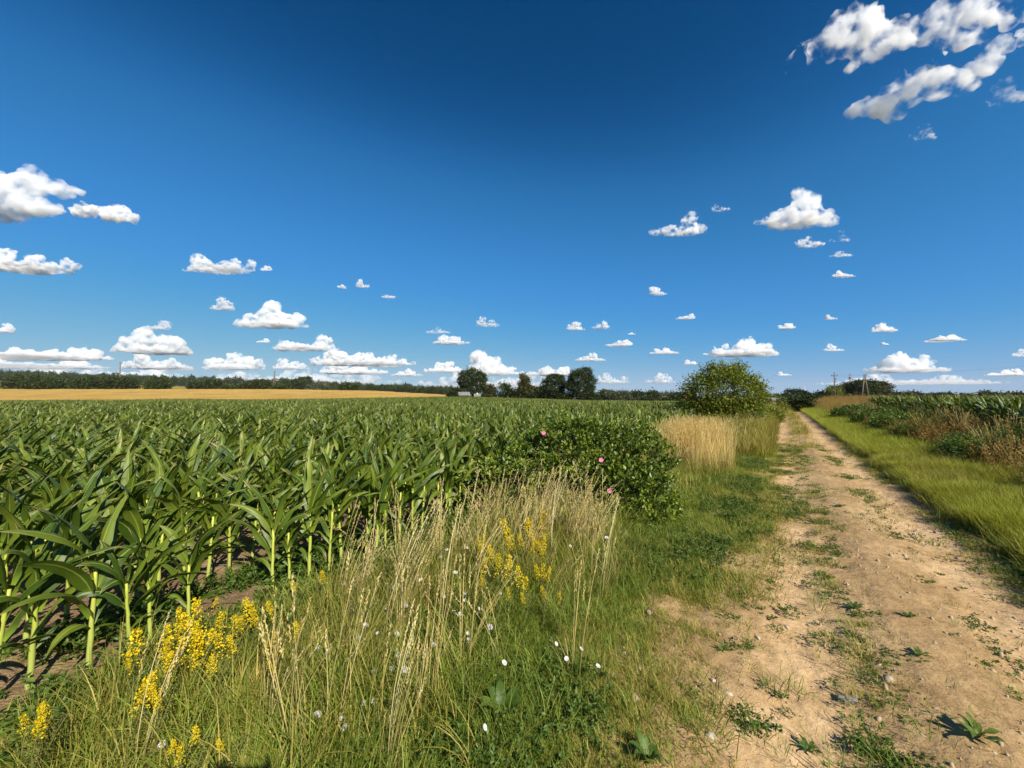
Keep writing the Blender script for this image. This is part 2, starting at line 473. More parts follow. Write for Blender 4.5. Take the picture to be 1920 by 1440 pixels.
M['wall_white'] = plain('white_plaster', (.66, .63, .58), (.76, .73, .68), 2, .85)
M['wall_brown'] = plain('dark_boards', (.07, .055, .04), (.12, .09, .06), 2, .85)
M['roof_red'] = plain('red_roof', (.25, .08, .045), (.34, .12, .07), 2, .8)
M['stone'] = plain('pale_stone', (.40, .32, .24), (.62, .54, .45), 20, .8, .3, .3, 60)
M['pebble'] = plain('pebble', (.28, .20, .125), (.47, .37, .26), 30, .85)
M['driftwood'] = plain('grey_wood', (.20, .175, .15), (.34, .30, .26), 12, .9, .2, .5, 40)

# ------------------------------------------------------------------ scatter through geometry nodes (one object of kind stuff)
def scatter(name, protos, P, rot, scl, label, cat):
    """protos: meshes; P (n,3), rot (n,3) euler, scl (n,)"""
    c = bpy.data.collections.new(name + '_kinds')
    for i, me in enumerate(protos):
        c.objects.link(bpy.data.objects.new(name, me))
    n = len(P)
    me = bpy.data.meshes.new(name)
    me.vertices.add(n); me.vertices.foreach_set('co', np.asarray(P, np.float32).ravel())
    a = me.attributes.new('rot', 'FLOAT_VECTOR', 'POINT'); a.data.foreach_set('vector', np.asarray(rot, np.float32).ravel())
    a = me.attributes.new('scl', 'FLOAT', 'POINT'); a.data.foreach_set('value', np.asarray(scl, np.float32))
    a = me.attributes.new('idx', 'INT', 'POINT'); a.data.foreach_set('value', rng.integers(0, len(protos), n).astype(np.int32))
    me.update()
    o = link(name, me)
    tag(o, label, cat, None, 'stuff')
    ng = bpy.data.node_groups.new(name, 'GeometryNodeTree')
    ng.interface.new_socket('Geometry', in_out='INPUT', socket_type='NodeSocketGeometry')
    ng.interface.new_socket('Geometry', in_out='OUTPUT', socket_type='NodeSocketGeometry')
    N, L = ng.nodes, ng.links
    gi, go = N.new('NodeGroupInput'), N.new('NodeGroupOutput')
    ci = N.new('GeometryNodeCollectionInfo'); ci.inputs['Collection'].default_value = c
    ci.inputs['Separate Children'].default_value = True; ci.inputs['Reset Children'].default_value = True
    ip = N.new('GeometryNodeInstanceOnPoints'); ip.inputs['Pick Instance'].default_value = True
    def na(t, nm):
        x = N.new('GeometryNodeInputNamedAttribute'); x.data_type = t; x.inputs['Name'].default_value = nm
        return [s for s in x.outputs if s.enabled and s.name == 'Attribute'][0]
    er = N.new('FunctionNodeEulerToRotation')
    L.new(na('FLOAT_VECTOR', 'rot'), er.inputs[0]); L.new(er.outputs[0], ip.inputs['Rotation'])
    L.new(na('FLOAT', 'scl'), ip.inputs['Scale']); L.new(na('INT', 'idx'), ip.inputs['Instance Index'])
    L.new(gi.outputs[0], ip.inputs['Points']); L.new(ci.outputs[0], ip.inputs['Instance']); L.new(ip.outputs[0], go.inputs[0])
    md = o.modifiers.new('scatter', 'NODES'); md.node_group = ng
    return o

def in_view(x, y, z=0.0, margin=60):
    d = x * FW[0] + y * FW[1]; l = x * RT[0] + y * RT[1]
    px = 960 + FPX * l / np.maximum(d, .05)
    py = 742 + FPX * (EYE - z) / np.maximum(d, .05)
    return (d > .25) & (px > -margin) & (px < 1920 + margin) & (py < 1440 + margin * 3)

def pts_in(x0, x1, y0, y1, n, dens, view=True, margin=420, hz=.3):
    """n random tries in a rectangle, kept with probability dens(x, y)"""
    x = rng.uniform(x0, x1, n); y = rng.uniform(y0, y1, n)
    k = rng.random(n) < dens(x, y)
    if view: k &= in_view(x, y, hz, margin) | ((y > -.6) & (y < 4.5) & (x > -3.2) & (x < 5.2))
    return x[k], y[k]

def put(name, protos, x, y, s0, s1, label, cat, tilt=.12, dz=-.01, rz=None, far=0.0, sf=None):
    z = H(x, y) + dz
    n = len(x)
    r = np.stack([rng.normal(0, tilt, n), rng.normal(0, tilt, n), rng.uniform(0, 6.283, n) if rz is None else rng.normal(rz[0], rz[1], n)], 1)
    s = rng.uniform(s0, s1, n) * (1 + far * np.hypot(x, y))
    if sf is not None: s = s * sf(x, y)
    return scatter(name, protos, np.stack([x, y, z], 1), r, s, label, cat)

# ------------------------------------------------------------------ clouds: cumulus at one base height, as the photograph shows them
CLOUD_BASE = 1300.0
def cloud_mat():
    """water droplets: a volume that only scatters, lit by the sun and the sky"""
    m, n, l = newmat('cloud')
    def prop(nm):
        at = n.new('ShaderNodeAttribute'); at.attribute_type = 'OBJECT'; at.attribute_name = nm; return at.outputs['Fac']
    vs = n.new('ShaderNodeVolumeScatter'); vs.inputs['Color'].default_value = (.955, .96, .97, 1)
    tc = n.new('ShaderNodeTexCoord').outputs['Object']
    v = n.new('ShaderNodeVectorMath'); v.operation = 'SCALE'; l.new(tc, v.inputs[0]); l.new(prop('grain'), v.inputs['Scale'])
    nz = noise(n, l, 2.7, 4, v.outputs[0], .55)
    mr = n.new('ShaderNodeMapRange'); mr.interpolation_type = 'SMOOTHSTEP'
    l.new(nz, mr.inputs['Value']); l.new(prop('fray'), mr.inputs['From Min']); l.new(math_(n, l, 'ADD', prop('fray'), .34), mr.inputs['From Max'])
    l.new(math_(n, l, 'MULTIPLY', prop('density'), mr.outputs[0]), vs.inputs['Density'])
    m.cycles.volume_step_rate = .25
    o = n.new('ShaderNodeOutputMaterial'); l.new(vs.outputs[0], o.inputs['Volume'])
    return m
M['cloud'] = cloud_mat()
_ico = None
def ico():
    global _ico
    if _ico is None:
        import bmesh
        bm = bmesh.new(); bmesh.ops.create_icosphere(bm, subdivisions=2, radius=1)
        _ico = (np.array([v.co[:] for v in bm.verts]), np.array([[v.index for v in f.verts] for f in bm.faces])); bm.free()
    return _ico

def cloud(puffs, px, py, seed, label, group=None, wisp=0.0, vox=None, amp=.12, flat=True, deep=.7, dens=12.0, grain=1.7, fray=.41):
    """puffs: (dx, dz, rx, rz) in picture pixels about (px, py = the flat base)"""
    r = np.random.default_rng(seed)
    ry = ray(px, py)
    d = CLOUD_BASE / ry[2] * 1.0
    k = d * (math.cos(PITCH) - (720 - py) / FPX * math.sin(PITCH)) / FPX     # metres in one pixel
    x0, y0 = ry[0] * d, ry[1] * d
    V, F = ico(); g = Geo()
    zs = []
    for dx, dz, rx, rz in puffs:
        c = np.array([dx * k, r.uniform(-.6, .6) * rx * deep * k, dz * k])
        v = V * np.array([rx, rx * deep * r.uniform(.8, 1.2), rz]) * k + c
        if flat: v[:, 2] = np.where(v[:, 2] < 0, v[:, 2] * .22, v[:, 2])
        g.add(v, None, F)
    hh = max(p[1] + p[3] for p in puffs); ww = max(abs(p[0]) + p[2] for p in puffs) * 2
    me = g.mesh('cloud', M['cloud'])
    o = bpy.data.objects.new('cloud', me)
    COL.objects.link(o)
    md = o.modifiers.new('r', 'REMESH'); md.mode = 'VOXEL'; md.voxel_size = k * (vox or max(hh / 20, ww / 130, .7))
    dg = bpy.context.evaluated_depsgraph_get()
    me2 = bpy.data.meshes.new_from_object(o.evaluated_get(dg))
    o.modifiers.clear(); o.data = me2; bpy.data.meshes.remove(me)
    me2.name = 'cloud'
    n = len(me2.vertices)
    P = np.empty(n * 3, np.float32); me2.vertices.foreach_get('co', P); P = P.reshape(-1, 3).astype(float)
    N = np.empty(n * 3, np.float32); me2.vertices.foreach_get('normal', N); N = N.reshape(-1, 3)
    q = P / (k * hh)
    f = 0
    for fr, a in ((2.2, 1.0), (4.6, .6), (9.5, .36), (19, .2)):
        f = f + a * (np.abs(vnoise3(q * fr + seed * 3.1) - .5) * 2 - .30)
    fl = np.where((N[:, 2] < -.3) & flat, .35, 1.0)
    P = P + N * (f * amp * 2.0 * hh * k * fl)[:, None]
    me2.vertices.foreach_set('co', P.astype(np.float32).ravel())
    me2.polygons.foreach_set('use_smooth', np.ones(len(me2.polygons), bool))
    o['density'] = float(dens * 1.7 * (1 - wisp * 2.0) / (hh * k)); o['grain'] = float(grain / (hh * k)); o['fray'] = float(fray + wisp * .25)
    if not len(me2.materials): me2.materials.append(M['cloud'])
    me2.update()
    o.location = (x0, y0, CLOUD_BASE)
    o.rotation_euler = (0, 0, YAW)
    tag(o, label, 'cloud', group)
    return o

def heap(w, h, n, seed, peaks=None):
    """puffs of one cumulus w pixels wide and h high; peaks: (position -1..1, height 0..1)"""
    r = np.random.default_rng(seed + 100)
    peaks = (peaks or [(r.uniform(-.5, .5), 1.0)]) + [(r.uniform(-.85, .85), r.uniform(.35, .8)) for _ in range(3 if w > 100 else 2)]
    out = [(0, h * .02, w * .42, h * .16)]
    def env(x):
        e = .45 * max(1 - abs(x) ** 2.2, 0)
        for p, q in peaks: e = max(e, q * math.exp(-((x - p) / (.42 if w < 100 else .27)) ** 2))
        return e * max(1 - abs(x) ** 4, .25)
    for i in range(n):
        x = -0.92 + 1.84 * (i + r.uniform(.1, .9)) / n
        e = env(x) * r.uniform(.82, 1.08)
        rad = h * (.12 + .17 * e) * r.uniform(.8, 1.3)
        rx = max(rad * r.uniform(1.0, 1.6), w / n * .75)
        z = h * e - rad
        while True:
            out.append((x * w / 2 + r.uniform(-.4, .4) * rad, max(z, rad * .1), rx, rad))
            if z < rad: break
            z -= rad * 1.1; rx *= 1.12
    return out

PUFFS = 'small cloud puffs scattered over the blue sky'
def cl(x, y0, w, h, seed, label=None, n=None, peaks=None, wisp=0.0, amp=.12, group=None):
    cloud(heap(w, h, n or max(5, int(w / max(h, 8) * 4)), seed, peaks), x, y0 + h, seed,
          label or 'small white puff of cloud alone in the clear blue sky', group if label else PUFFS, wisp, None, amp, True, .7 if y0 > 520 else .42, 9.0 if y0 > 520 else 9.0, .8 if wisp > .19 else 1.7 if y0 > 520 else 1.5, .40 if w < 75 and y0 > 520 else .37)

# (centre x, top y, width, height) as seen in the photograph
def clp(P, seed, label, wisp, amp, dens=20.0, grain=2.0, fray=.425):
    """P: puffs at their places in the photograph (x, y, rx, ry)"""
    px = sum(p[0] for p in P) / len(P); py = max(p[1] + p[3] for p in P)
    cloud([(x - px, py - y, rx, rz) for x, y, rx, rz in P], px, py, seed, label, None, wisp, None, amp, False, .5, dens, grain, fray)
clp([(1468, 130, 7, 16), (1474, 112, 9, 20), (1484, 92, 13, 20), (1496, 72, 12, 16), (1520, 112, 18, 10), (1508, 85, 24, 24), (1545, 78, 40, 36), (1588, 58, 50, 46), (1622, 22, 50, 36), (1642, 84, 34, 20), (1688, 50, 38, 17),
     (1722, 40, 28, 22), (1770, 35, 45, 30), (1820, 18, 55, 36), (1790, 72, 34, 28), (1766, 100, 22, 24), (1750, 124, 12, 12), (1872, 8, 50, 34), (1915, 14, 40, 30), (1600, 118, 16, 12), (1664, 66, 34, 14), (1700, 84, 24, 12), (1735, 60, 40, 16), (1742, 104, 20, 22), (1738, 136, 10, 12), (1830, 66, 40, 16), (1850, 90, 22, 12)],
    11, 'largest torn white cloud with feathery left end in the upper right corner', .05, .085)
clp([(1588, 200, 26, 8), (1624, 186, 20, 18), (1628, 206, 18, 14), (1670, 202, 34, 19), (1700, 172, 40, 24), (1745, 160, 50, 24), (1790, 165, 40, 18), (1822, 154, 30, 12),
     (1848, 128, 20, 14), (1872, 102, 24, 22), (1898, 74, 26, 24), (1568, 203, 14, 5), (1606, 194, 26, 12), (1650, 198, 30, 16), (1856, 116, 30, 20), (1690, 134, 14, 14), (1706, 146, 20, 14), (1925, 60, 20, 20)],
    13, 'long white cloud with pointed left tip just under the largest torn cloud', .04, .085)
cl(1733, 228, 44, 30, 14, 'faint wisp of cloud under the big corner clouds', 5, None, .34)
cl(1880, 140, 62, 52, 15, 'thin torn wisp beside the right edge of the picture', 5, None, .36)
clp([(50, 342, 36, 30), (2, 336, 18, 22), (86, 350, 34, 20), (112, 358, 24, 16), (18, 368, 40, 24), (60, 384, 40, 20), (98, 395, 26, 12), (0, 394, 40, 16), (-40, 380, 40, 30), (140, 358, 24, 5)],
    16, 'large soft white cloud cut off by the left edge', .06, .09, 13, 1.6, .38)
clp([(150, 390, 26, 13), (184, 394, 22, 10), (224, 401, 30, 16), (248, 406, 15, 8)], 17, 'low tail of cloud with rounded end beside the large soft cloud', .06, .12, 12, 1.3, .36)
cl(55, 460, 196, 46, 18, 'flat white bank of cloud below the large soft cloud', 12, [(-.6, 1), (.1, .7)], .0)
cl(412, 467, 140, 40, 19, 'small two-humped cloud with a low saddle', 10, [(-.55, 1), (.4, .6)], .08)
cl(498, 494, 22, 13, 20, None, 4, None, .05)
cl(416, 552, 46, 27, 21, 'small hooked cloud left of the domed cloud', 6, [(0, 1)], .08)
cl(517, 560, 128, 52, 22, 'domed white cumulus with grey flat base over the far hedges', 12, [(-.1, 1), (-.6, .5)])
cl(285, 610, 150, 50, 23, 'tall heaped cumulus with dark flat base left of the middle hedges', 13, [(-.1, 1), (.45, .75)])
cl(296, 597, 52, 20, 24, 'thin cap of cloud floating on the heaped cumulus', 6, None, .15)
cl(575, 624, 135, 33, 25, 'long white cumulus with bright hump at its right side', 12, [(.45, 1), (-.5, .55)])
cl(680, 648, 215, 36, 26, 'chain of low white cumulus heads trailing right to the lone oak', 16, [(-.5, 1), (-.05, .8), (.5, .6)])
cl(660, 672, 135, 28, 27, 'second row of pale cumulus under the chain of heads', 12, [(-.4, 1), (.3, .8)])
cl(760, 690, 60, 14, 28, 'small low bank of cloud just left of the lone oak', 6)
cl(105, 640, 220, 34, 29, 'broken band of grey-white cloud low over the left forest', 16, [(-.7, 1), (-.1, .7), (.6, .5)])
cl(60, 668, 320, 22, 30, 'lowest grey bank of cloud above the left forest', 16, [(-.5, 1), (.5, .8)], .12)
cl(290, 662, 140, 28, 31, 'ragged low cloud bank under the heaped cumulus', 11, [(-.3, 1), (.4, .8)], .04)
cl(440, 655, 120, 37, 32, 'lumpy white cumulus low above the hedge gap', 12, [(0, 1), (.6, .7)])
cl(543, 669, 70, 22, 33, 'small low cumulus behind the wooden A-frame pole', 7, [(-.4, 1), (.3, .8)])
cl(832, 670, 75, 28, 34, 'small bright cumulus bank touching the left of the lone oak', 8, [(0, 1)])
cl(912, 656, 76, 46, 35, 'tall lumpy cumulus rising right behind the lone oak', 9, [(-.3, 1), (.4, .8)])
cl(965, 684, 46, 18, 36, 'little round cumulus right of the lone oak', 6)
cl(1040, 683, 80, 20, 37, 'low cumulus bank behind the tallest round tree', 8, [(-.4, .9), (.5, 1)])
cl(845, 624, 72, 20, 38, 'small flat cumulus above the lone oak', 8, [(-.3, 1)])
cl(822, 612, 42, 12, 39, 'thin streak of cloud over the small flat cumulus', 5, None, .2)
cl(916, 593, 46, 17, 40, None, 5, [(-.5, 1)], .15)
cl(641, 531, 18, 8, 41, None, 4); cl(680, 522, 24, 16, 42, None, 5); cl(730, 551, 32, 7, 43, None, 4, None, .2)
cl(494, 632, 22, 10, 44, None, 4)
cl(1078, 602, 36, 16, 45, None, 6); cl(1128, 600, 34, 15, 46, None, 6); cl(1163, 633, 54, 15, 47, None, 7)
cl(1106, 660, 62, 16, 48, 'flat oval cloud above the tallest round tree', 8); cl(1185, 619, 14, 8, 49, None, 4)
cl(1150, 697, 64, 20, 50, 'hazy low cumulus between tallest round tree and roadside bush', 7, None, .08)
cl(1240, 695, 56, 22, 51, 'hazy low cumulus just left of the roadside bush', 7, None, .08)
cl(1234, 535, 38, 16, 52, None, 6); cl(1285, 587, 40, 11, 53, None, 6); cl(1246, 650, 52, 13, 54, None, 7); cl(1295, 672, 30, 11, 55, None, 5)
cl(1272, 392, 92, 46, 56, 'slanting narrow cloud rising to its right in the open sky', 9, [(.55, 1), (-.2, .4)], .10)
cl(1350, 376, 40, 18, 57, 'faint wisp beyond the upper end of the slanting cloud', 5, None, .36)
cl(1492, 347, 160, 74, 58, 'bright pointed white cloud high above the dirt track', 15, [(.2, 1), (-.35, .45)], .03, .11)
cl(1520, 440, 64, 20, 59, 'torn little cloud below the bright pointed cloud', 7, [(-.4, 1)], .20)
cl(1575, 428, 40, 24, 60, 'curling thin wisp right under the bright pointed cloud', 5, None, .36)
cl(1578, 468, 44, 12, 61, 'thin flat wisp in the sky over the utility poles', 5, None, .26); cl(1583, 505, 46, 13, 62, None, 6)
cl(1475, 602, 34, 14, 63, None, 6); cl(1558, 589, 24, 9, 64, None, 5); cl(1656, 602, 44, 20, 65, None, 7); cl(1778, 627, 70, 11, 66, None, 7)
cl(1564, 643, 38, 15, 67, None, 6)
cl(1392, 630, 146, 36, 68, 'broad white cumulus over the roadside bush', 14, [(.15, 1), (-.5, .6), (.6, .8)])
cl(1700, 654, 160, 42, 69, 'broad layered cloud over the right maize field', 14, [(-.2, 1), (.5, .7)], .06)
cl(1885, 690, 84, 14, 70, 'long low flat cloud at the right edge above the trees', 8)
cl(1470, 697, 30, 7, 71, 'thin sliver of cloud above the end of the track', 5); cl(1640, 612, 12, 6, 72, None, 4); cl(1660, 640, 16, 6, 73, None, 4)
cl(8, 601, 32, 22, 74, 'small cloud cut off by the left edge above the grey bank', 5); cl(1918, 650, 40, 18, 75, 'small soft cloud cut off by the right edge', 5, None, .08)
cl(1010, 690, 60, 14, 76, 'low pale cloud bank between the lone oak and the round trees', 6, None, .1)

cl(180, 682, 420, 34, 80, 'pale hazy cloud bank lying on the far left horizon', 20, [(-.5, 1), (0, .8), (.5, .9)], .20)
cl(560, 686, 400, 32, 81, 'pale hazy cloud bank on the horizon behind the A-frame pole', 18, [(-.6, .9), (0, 1), (.5, .8)], .24)
cl(930, 692, 320, 30, 82, 'pale hazy cloud bank on the horizon behind the copse', 16, [(-.4, 1), (.4, .8)], .25)
cl(1690, 700, 360, 20, 83, 'pale hazy cloud bank low over the trees on the right', 16, [(-.3, 1), (.5, .9)], .28)

# ------------------------------------------------------------------ ground, track, fields
def axis(a, b, step, lim, g=1.16):
    v = list(np.arange(a, b + 1e-6, step)); s = step
    while v[-1] < lim: s *= g; v.append(v[-1] + s)
    s = step; lo = [v[0]]
    while lo[-1] > -lim: s *= g; lo.append(lo[-1] - s)
    return np.array(lo[:0:-1] + v)

def sheet(name, xs, ys, zf, mat, kind='structure', label=None, cat=None):
    X, Y = np.meshgrid(xs, ys)
    Z = zf(X, Y)
    V = np.stack([X.ravel(), Y.ravel(), Z.ravel()], 1)
    nx, ny = len(xs), len(ys)
    i = (np.arange(ny - 1)[:, None] * nx + np.arange(nx - 1)[None, :]).ravel()
    g = Geo().add(V, np.stack([i, i + 1, i + nx + 1, i + nx], 1))
    o = g.obj(name, mat)
    return tag(o, label, cat, None, kind)

PX0, PX1 = -1.1, 1.95
def ground_z(x, y):
    z = H(x, y)
    inside = (x > PX0 + .25) & (x < PX1 - .2) & (y > -4) & (y < 76)
    return z - np.where(inside, .05, 0.0)
ground = sheet('ground', axis(-5, 6, .1, 2800), axis(-2, 18, .14, 2800), ground_z, M['ground'])

def path_z(x, y):
    z = H(x, y)
    rut = -.045 * np.exp(-((x - .12) / .28) ** 2) - .045 * np.exp(-((x - 1.38) / .30) ** 2) + .03 * np.exp(-((x - .75) / .25) ** 2)
    tread = .006 * np.sin(y * 42 + 3 * np.sin(x * 9)) * np.exp(-((x - 1.42) / .10) ** 2) * sstep(.35, .6, fbm2(y * .6, x * 0 + 2, 2))
    rough = (fbm2(x * 5, y * 5, 5, .6) - .5) * .045 + (fbm2(x * 22, y * 22, 3) - .5) * .016
    edge = np.minimum(sstep(PX0, PX0 + .3, x), 1 - sstep(PX1 - .2, PX1, x))
    return z + edge * (.008 + rut + tread + rough) - (1 - edge) * .012
ys = [-1.2]
while ys[-1] < 76: ys.append(ys[-1] + .022 + .012 * max(ys[-1], 0))
track = sheet('dirt_track', np.arange(PX0, PX1 + .001, .024), np.array(ys), path_z, M['path'])

# bare soil under the maize on both sides
sheet('maize_soil', np.concatenate([-np.geomspace(3.05, 30, 60)[::-1]]), np.concatenate([np.arange(-4, 16, .12), np.geomspace(16, 60, 30)]),
      lambda x, y: H(x, y) + .012 * sstep(-3.0, -3.2, x) + (fbm2(x * 6, y * 6, 4, .6) - .5) * .10 * sstep(-3.1, -3.5, x) - .03 * (1 - sstep(-3.05, -3.25, x)), M['soil'])

def fan(name, px, ds, zf, mat, kind='structure'):
    """a field laid out between two headings and two distances"""
    t = (np.asarray(px) - 960) / FPX
    T, D = np.meshgrid(t, ds)
    X = FW[0] * D + RT[0] * T * D; Y = FW[1] * D + RT[1] * T * D
    Z = zf(X, Y)
    V = np.stack([X.ravel(), Y.ravel(), Z.ravel()], 1); nx, ny = len(px), len(ds)
    i = (np.arange(ny - 1)[:, None] * nx + np.arange(nx - 1)[None, :]).ravel()
    g = Geo().add(V, np.stack([i, i + 1, i + nx + 1, i + nx], 1))
    return tag(g.obj(name, mat), None, None, None, kind)
wd = np.concatenate([[99.8, 100], np.linspace(100.4, 181, 150)])
def wheat_z(x, y):
    d = x * FW[0] + y * FW[1]
    return H(x, y) + np.where(d > 99.9, .75 + (fbm2(x * .9, y * .9, 3) - .5) * .34, 0.05)
fan('wheat_field', np.linspace(-250, 838, 420), wd, wheat_z, M['wheat'])
fan('meadow', np.linspace(-250, 860, 120), np.linspace(183, 430, 60), lambda x, y: H(x, y) + .25 + fbm2(x * .1, y * .1, 2) * .3, M['meadow'])
fan('stubble_field', np.linspace(1125, 1285, 40), np.linspace(300, 420, 20), lambda x, y: H(x, y) * 0 + zat(747, 300) + (x * FW[0] + y * FW[1] - 300) * .012, M['hay'])
hx = np.concatenate([np.arange(3.4, 12, .5), np.geomspace(12, 70, 40)])
sheet('hay_field', hx, np.concatenate([np.arange(37, 60, .6), np.geomspace(60.5, 108, 40)]),
      lambda x, y: H(x, y) + .30 * sstep(36.8, 38.5, y) * sstep(3.3, 4.6, x) + (fbm2(x * 1.2, y * 1.2, 4) - .5) * .3, M['hay'])

# ------------------------------------------------------------------ maize
def corn_leaf(g, z0, az, L, W, th0, curl, twist, wind, r, segs=9):
    p = np.array([0.012 * math.cos(az), 0.012 * math.sin(az), z0])
    h = np.array([math.cos(az), math.sin(az), 0]); sd = np.array([-math.sin(az), math.cos(az), 0])
    V, U = [], []
    ph = rnd.uniform(0, 6); amp = rnd.uniform(.10, .22); fr = rnd.uniform(10, 17)
    for i in range(segs + 1):
        s = i / segs
        th = th0 - curl * s ** 1.55
        t = math.cos(th) * h + math.sin(th) * np.array([0, 0, 1.0])
        nn = np.cross(t, sd)
        tw = twist * s
        a = math.cos(tw) * sd + math.sin(tw) * nn
        b = np.cross(a, t)
        w = W * min(1, .34 + 2.4 * s) * max(1 - s ** 2.6, 0) ** .8 + .001
        q = p + WIND * wind * L * s ** 2
        trough = -.30 * (1 - .6 * s)
        for u in (-1, -.5, 0, .5, 1):
            wav = amp * w * math.sin(fr * s + ph + (1.7 if u > 0 else 0)) * abs(u) ** 1.5
            V.append(q + a * u * w / 2 + b * (trough * w * (1 - abs(u)) + wav)); U.append(((u + 1) / 2, s))
        p = p + L / segs * t
    Q = [(i * 5 + k, i * 5 + k + 1, i * 5 + 6 + k, i * 5 + 5 + k) for i in range(segs) for k in range(4)]
    g.add(V, Q, None, U, r)

WAZ = math.atan2(WIND[1], WIND[0])
def corn_kind(k):
    """one maize plant: its stalk and its leaves, each a mesh of its own, and all joined in one"""
    hgt = rnd.uniform(.60, .70)
    leaf = []
    n = rnd.choice([9, 9, 10, 10])
    plane = WAZ + rnd.uniform(-1.3, 1.3)
    for i in range(n):
        f = i / (n - 1)
        az = plane + (math.pi if i % 2 else 0) + rnd.uniform(-.45, .45)
        g = Geo()
        if f < .25:                                     # short lower leaves hang down
            L, W, th0, curl = rnd.uniform(.26, .36), rnd.uniform(.040, .055), math.radians(rnd.uniform(40, 60)), math.radians(rnd.uniform(110, 160))
            z = rnd.uniform(.20, .34)
        else:
            k_ = (f - .25) / .75
            L = rnd.uniform(.48, .64) * (1 - .14 * k_); W = rnd.uniform(.074, .104) * (1 - .15 * k_)
            th0 = math.radians(rnd.uniform(60, 72) + 14 * k_); curl = math.radians((115 - 75 * k_) * rnd.uniform(.5, 1.25))
            z = .34 + (hgt - .34) * k_ ** .9
        corn_leaf(g, z, az, L, W, th0, curl, rnd.uniform(-1.5, 1.5), .06 + .16 * f, rnd.uniform(.1, .95))
        leaf.append(g)
    st = Geo()
    zs = np.linspace(-.03, hgt - .02, 9)
    tube(st, [(rnd.uniform(-.003, .003), rnd.uniform(-.003, .003), z) for z in zs], [.0155 * (1 - .45 * i / 8) * (1.16 if i % 2 else 1.0) for i in range(9)], 7, rnd.random())
    allg = Geo().merge(st, 1)
    for g in leaf: allg.merge(g, 0)
    return dict(stalk=st.mesh('corn_stalk', M['stalk']), leaves=[g.mesh('corn_leaf', M['corn']) for g in leaf], joined=allg.mesh('corn_plant', [M['corn'], M['stalk']]))
CORN = [corn_kind(k) for k in range(9)]

# where every plant stands
cx, cy, cr = [], [], []
for r_ in range(0, 190):
    x = -3.38 - .70 * r_
    y = -1.5
    step = .165 if r_ < 30 else .24
    ymax = 18 + 2.1 * abs(x) if False else 130
    m = int((ymax + 6) / step)
    yy = -4 + (np.arange(m) + rng.uniform(-.28, .28, m)) * step
    xx = x + rng.normal(0, .035, m)
    d = xx * FW[0] + yy * FW[1]; l = xx * RT[0] + yy * RT[1]
    ok = (d > -1.2) & (d < 97 + 3 * np.sin(l * .13)) & (l > -1.42 * np.maximum(d, 0) - 2.6) & (rng.random(m) > .03)
    ok &= ~((d > 30) & (rng.random(m) > .75)) & ~((d > 55) & (rng.random(m) > .7))
    cx.append(xx[ok]); cy.append(yy[ok]); cr.append(np.full(ok.sum(), r_))
for r_ in range(0, 70):
    x = 5.05 + .70 * r_
    m = int(40 / .165)
    yy = 1.0 + (np.arange(m) + rng.uniform(-.28, .28, m)) * .165
    xx = x + rng.normal(0, .035, m)
    d = xx * FW[0] + yy * FW[1]; l = xx * RT[0] + yy * RT[1]
    ok = (d > 1) & (l < 1.42 * d + 2) & (yy < 36 + .6 * np.sin(xx)) & (rng.random(m) > .03)
    cx.append(xx[ok]); cy.append(yy[ok]); cr.append(np.full(ok.sum(), r_))
cx, cy, cr = np.concatenate(cx), np.concatenate(cy), np.concatenate(cr)
cz = H(cx, cy)
dist = np.hypot(cx, cy)
# the roadside bush and the rose keep the maize off
keep = (np.hypot(cx + 2.2, (cy - 5.7)) > 1.5) & (np.hypot(cx + 2.5, cy - 22.4) > 2.2)
cx, cy, cz, cr, dist = cx[keep], cy[keep], cz[keep], cr[keep], dist[keep]
view = in_view(cx, cy, .5, -10)
score = np.where(view, dist + .55 * np.minimum(cr, 12), 1e9)
order = np.argsort(score)
near = order[:300]
near = near[np.argsort(dist[near])]
csc = rng.uniform(.82, 1.06, len(cx)) * np.where((cr == 0) & (cx < 0), .94, 1.0) * np.where(cx > 0, 1.02, 1.0)
crz = rng.normal(0, .6, len(cx)) + np.where(rng.random(len(cx)) < .5, math.pi, 0) * (rng.random(len(cx)) < .35)
ctl = rng.normal(0, .05, (len(cx), 2))
MAIZE = 'maize plants of the fields beside the track'
nfront = 0
ORD = ['leftmost nearest', 'second', 'third', 'fourth', 'fifth', 'sixth', 'seventh', 'eighth', 'ninth', 'tenth', 'eleventh', 'twelfth']
for q, i in enumerate(near):
    k = CORN[rnd.randrange(len(CORN))]
    front = cr[i] == 0 and cx[i] < 0
    if cx[i] > 0: lab = 'wind-blown maize plant at the roadside edge of the right field'
    elif front:
        if nfront < len(ORD): lab = ORD[nfront] + ' maize plant of the front row counted from the left edge'
        else: lab = 'maize plant further along the front row with bare yellow-green stalk showing'
        nfront += 1
    else: lab = 'maize plant crowded among others behind the front row'
    if q < 150 or front and q < 190:
        o = thing('corn_plant', lab, 'maize plant', (cx[i], cy[i], cz[i]), crz[i], MAIZE, csc[i])
        link('stalk', k['stalk'], o)
        for m in k['leaves']: link('leaf', m, o)
    else:
        o = link('corn_plant', k['joined'])
        o.location = (cx[i], cy[i], cz[i]); o.rotation_euler = (0, 0, crz[i]); o.scale = (csc[i],) * 3
        tag(o, lab, 'maize plant', MAIZE)
    o.rotation_euler = (ctl[i, 0], ctl[i, 1], crz[i])
rest = np.ones(len(cx), bool); rest[near] = False
for nm, sel, lab in (('maize_field', cx < 0, 'mass of green maize filling the wide field on the left'), ('maize_crop', cx > 0, 'mass of green maize in the raised field right of the track')):
    s = rest & sel
    scatter(nm, [k['joined'] for k in CORN], np.stack([cx[s], cy[s], cz[s]], 1), np.stack([ctl[s, 0], ctl[s, 1], crz[s]], 1), csc[s], lab, 'maize field')
print('maize', len(cx))

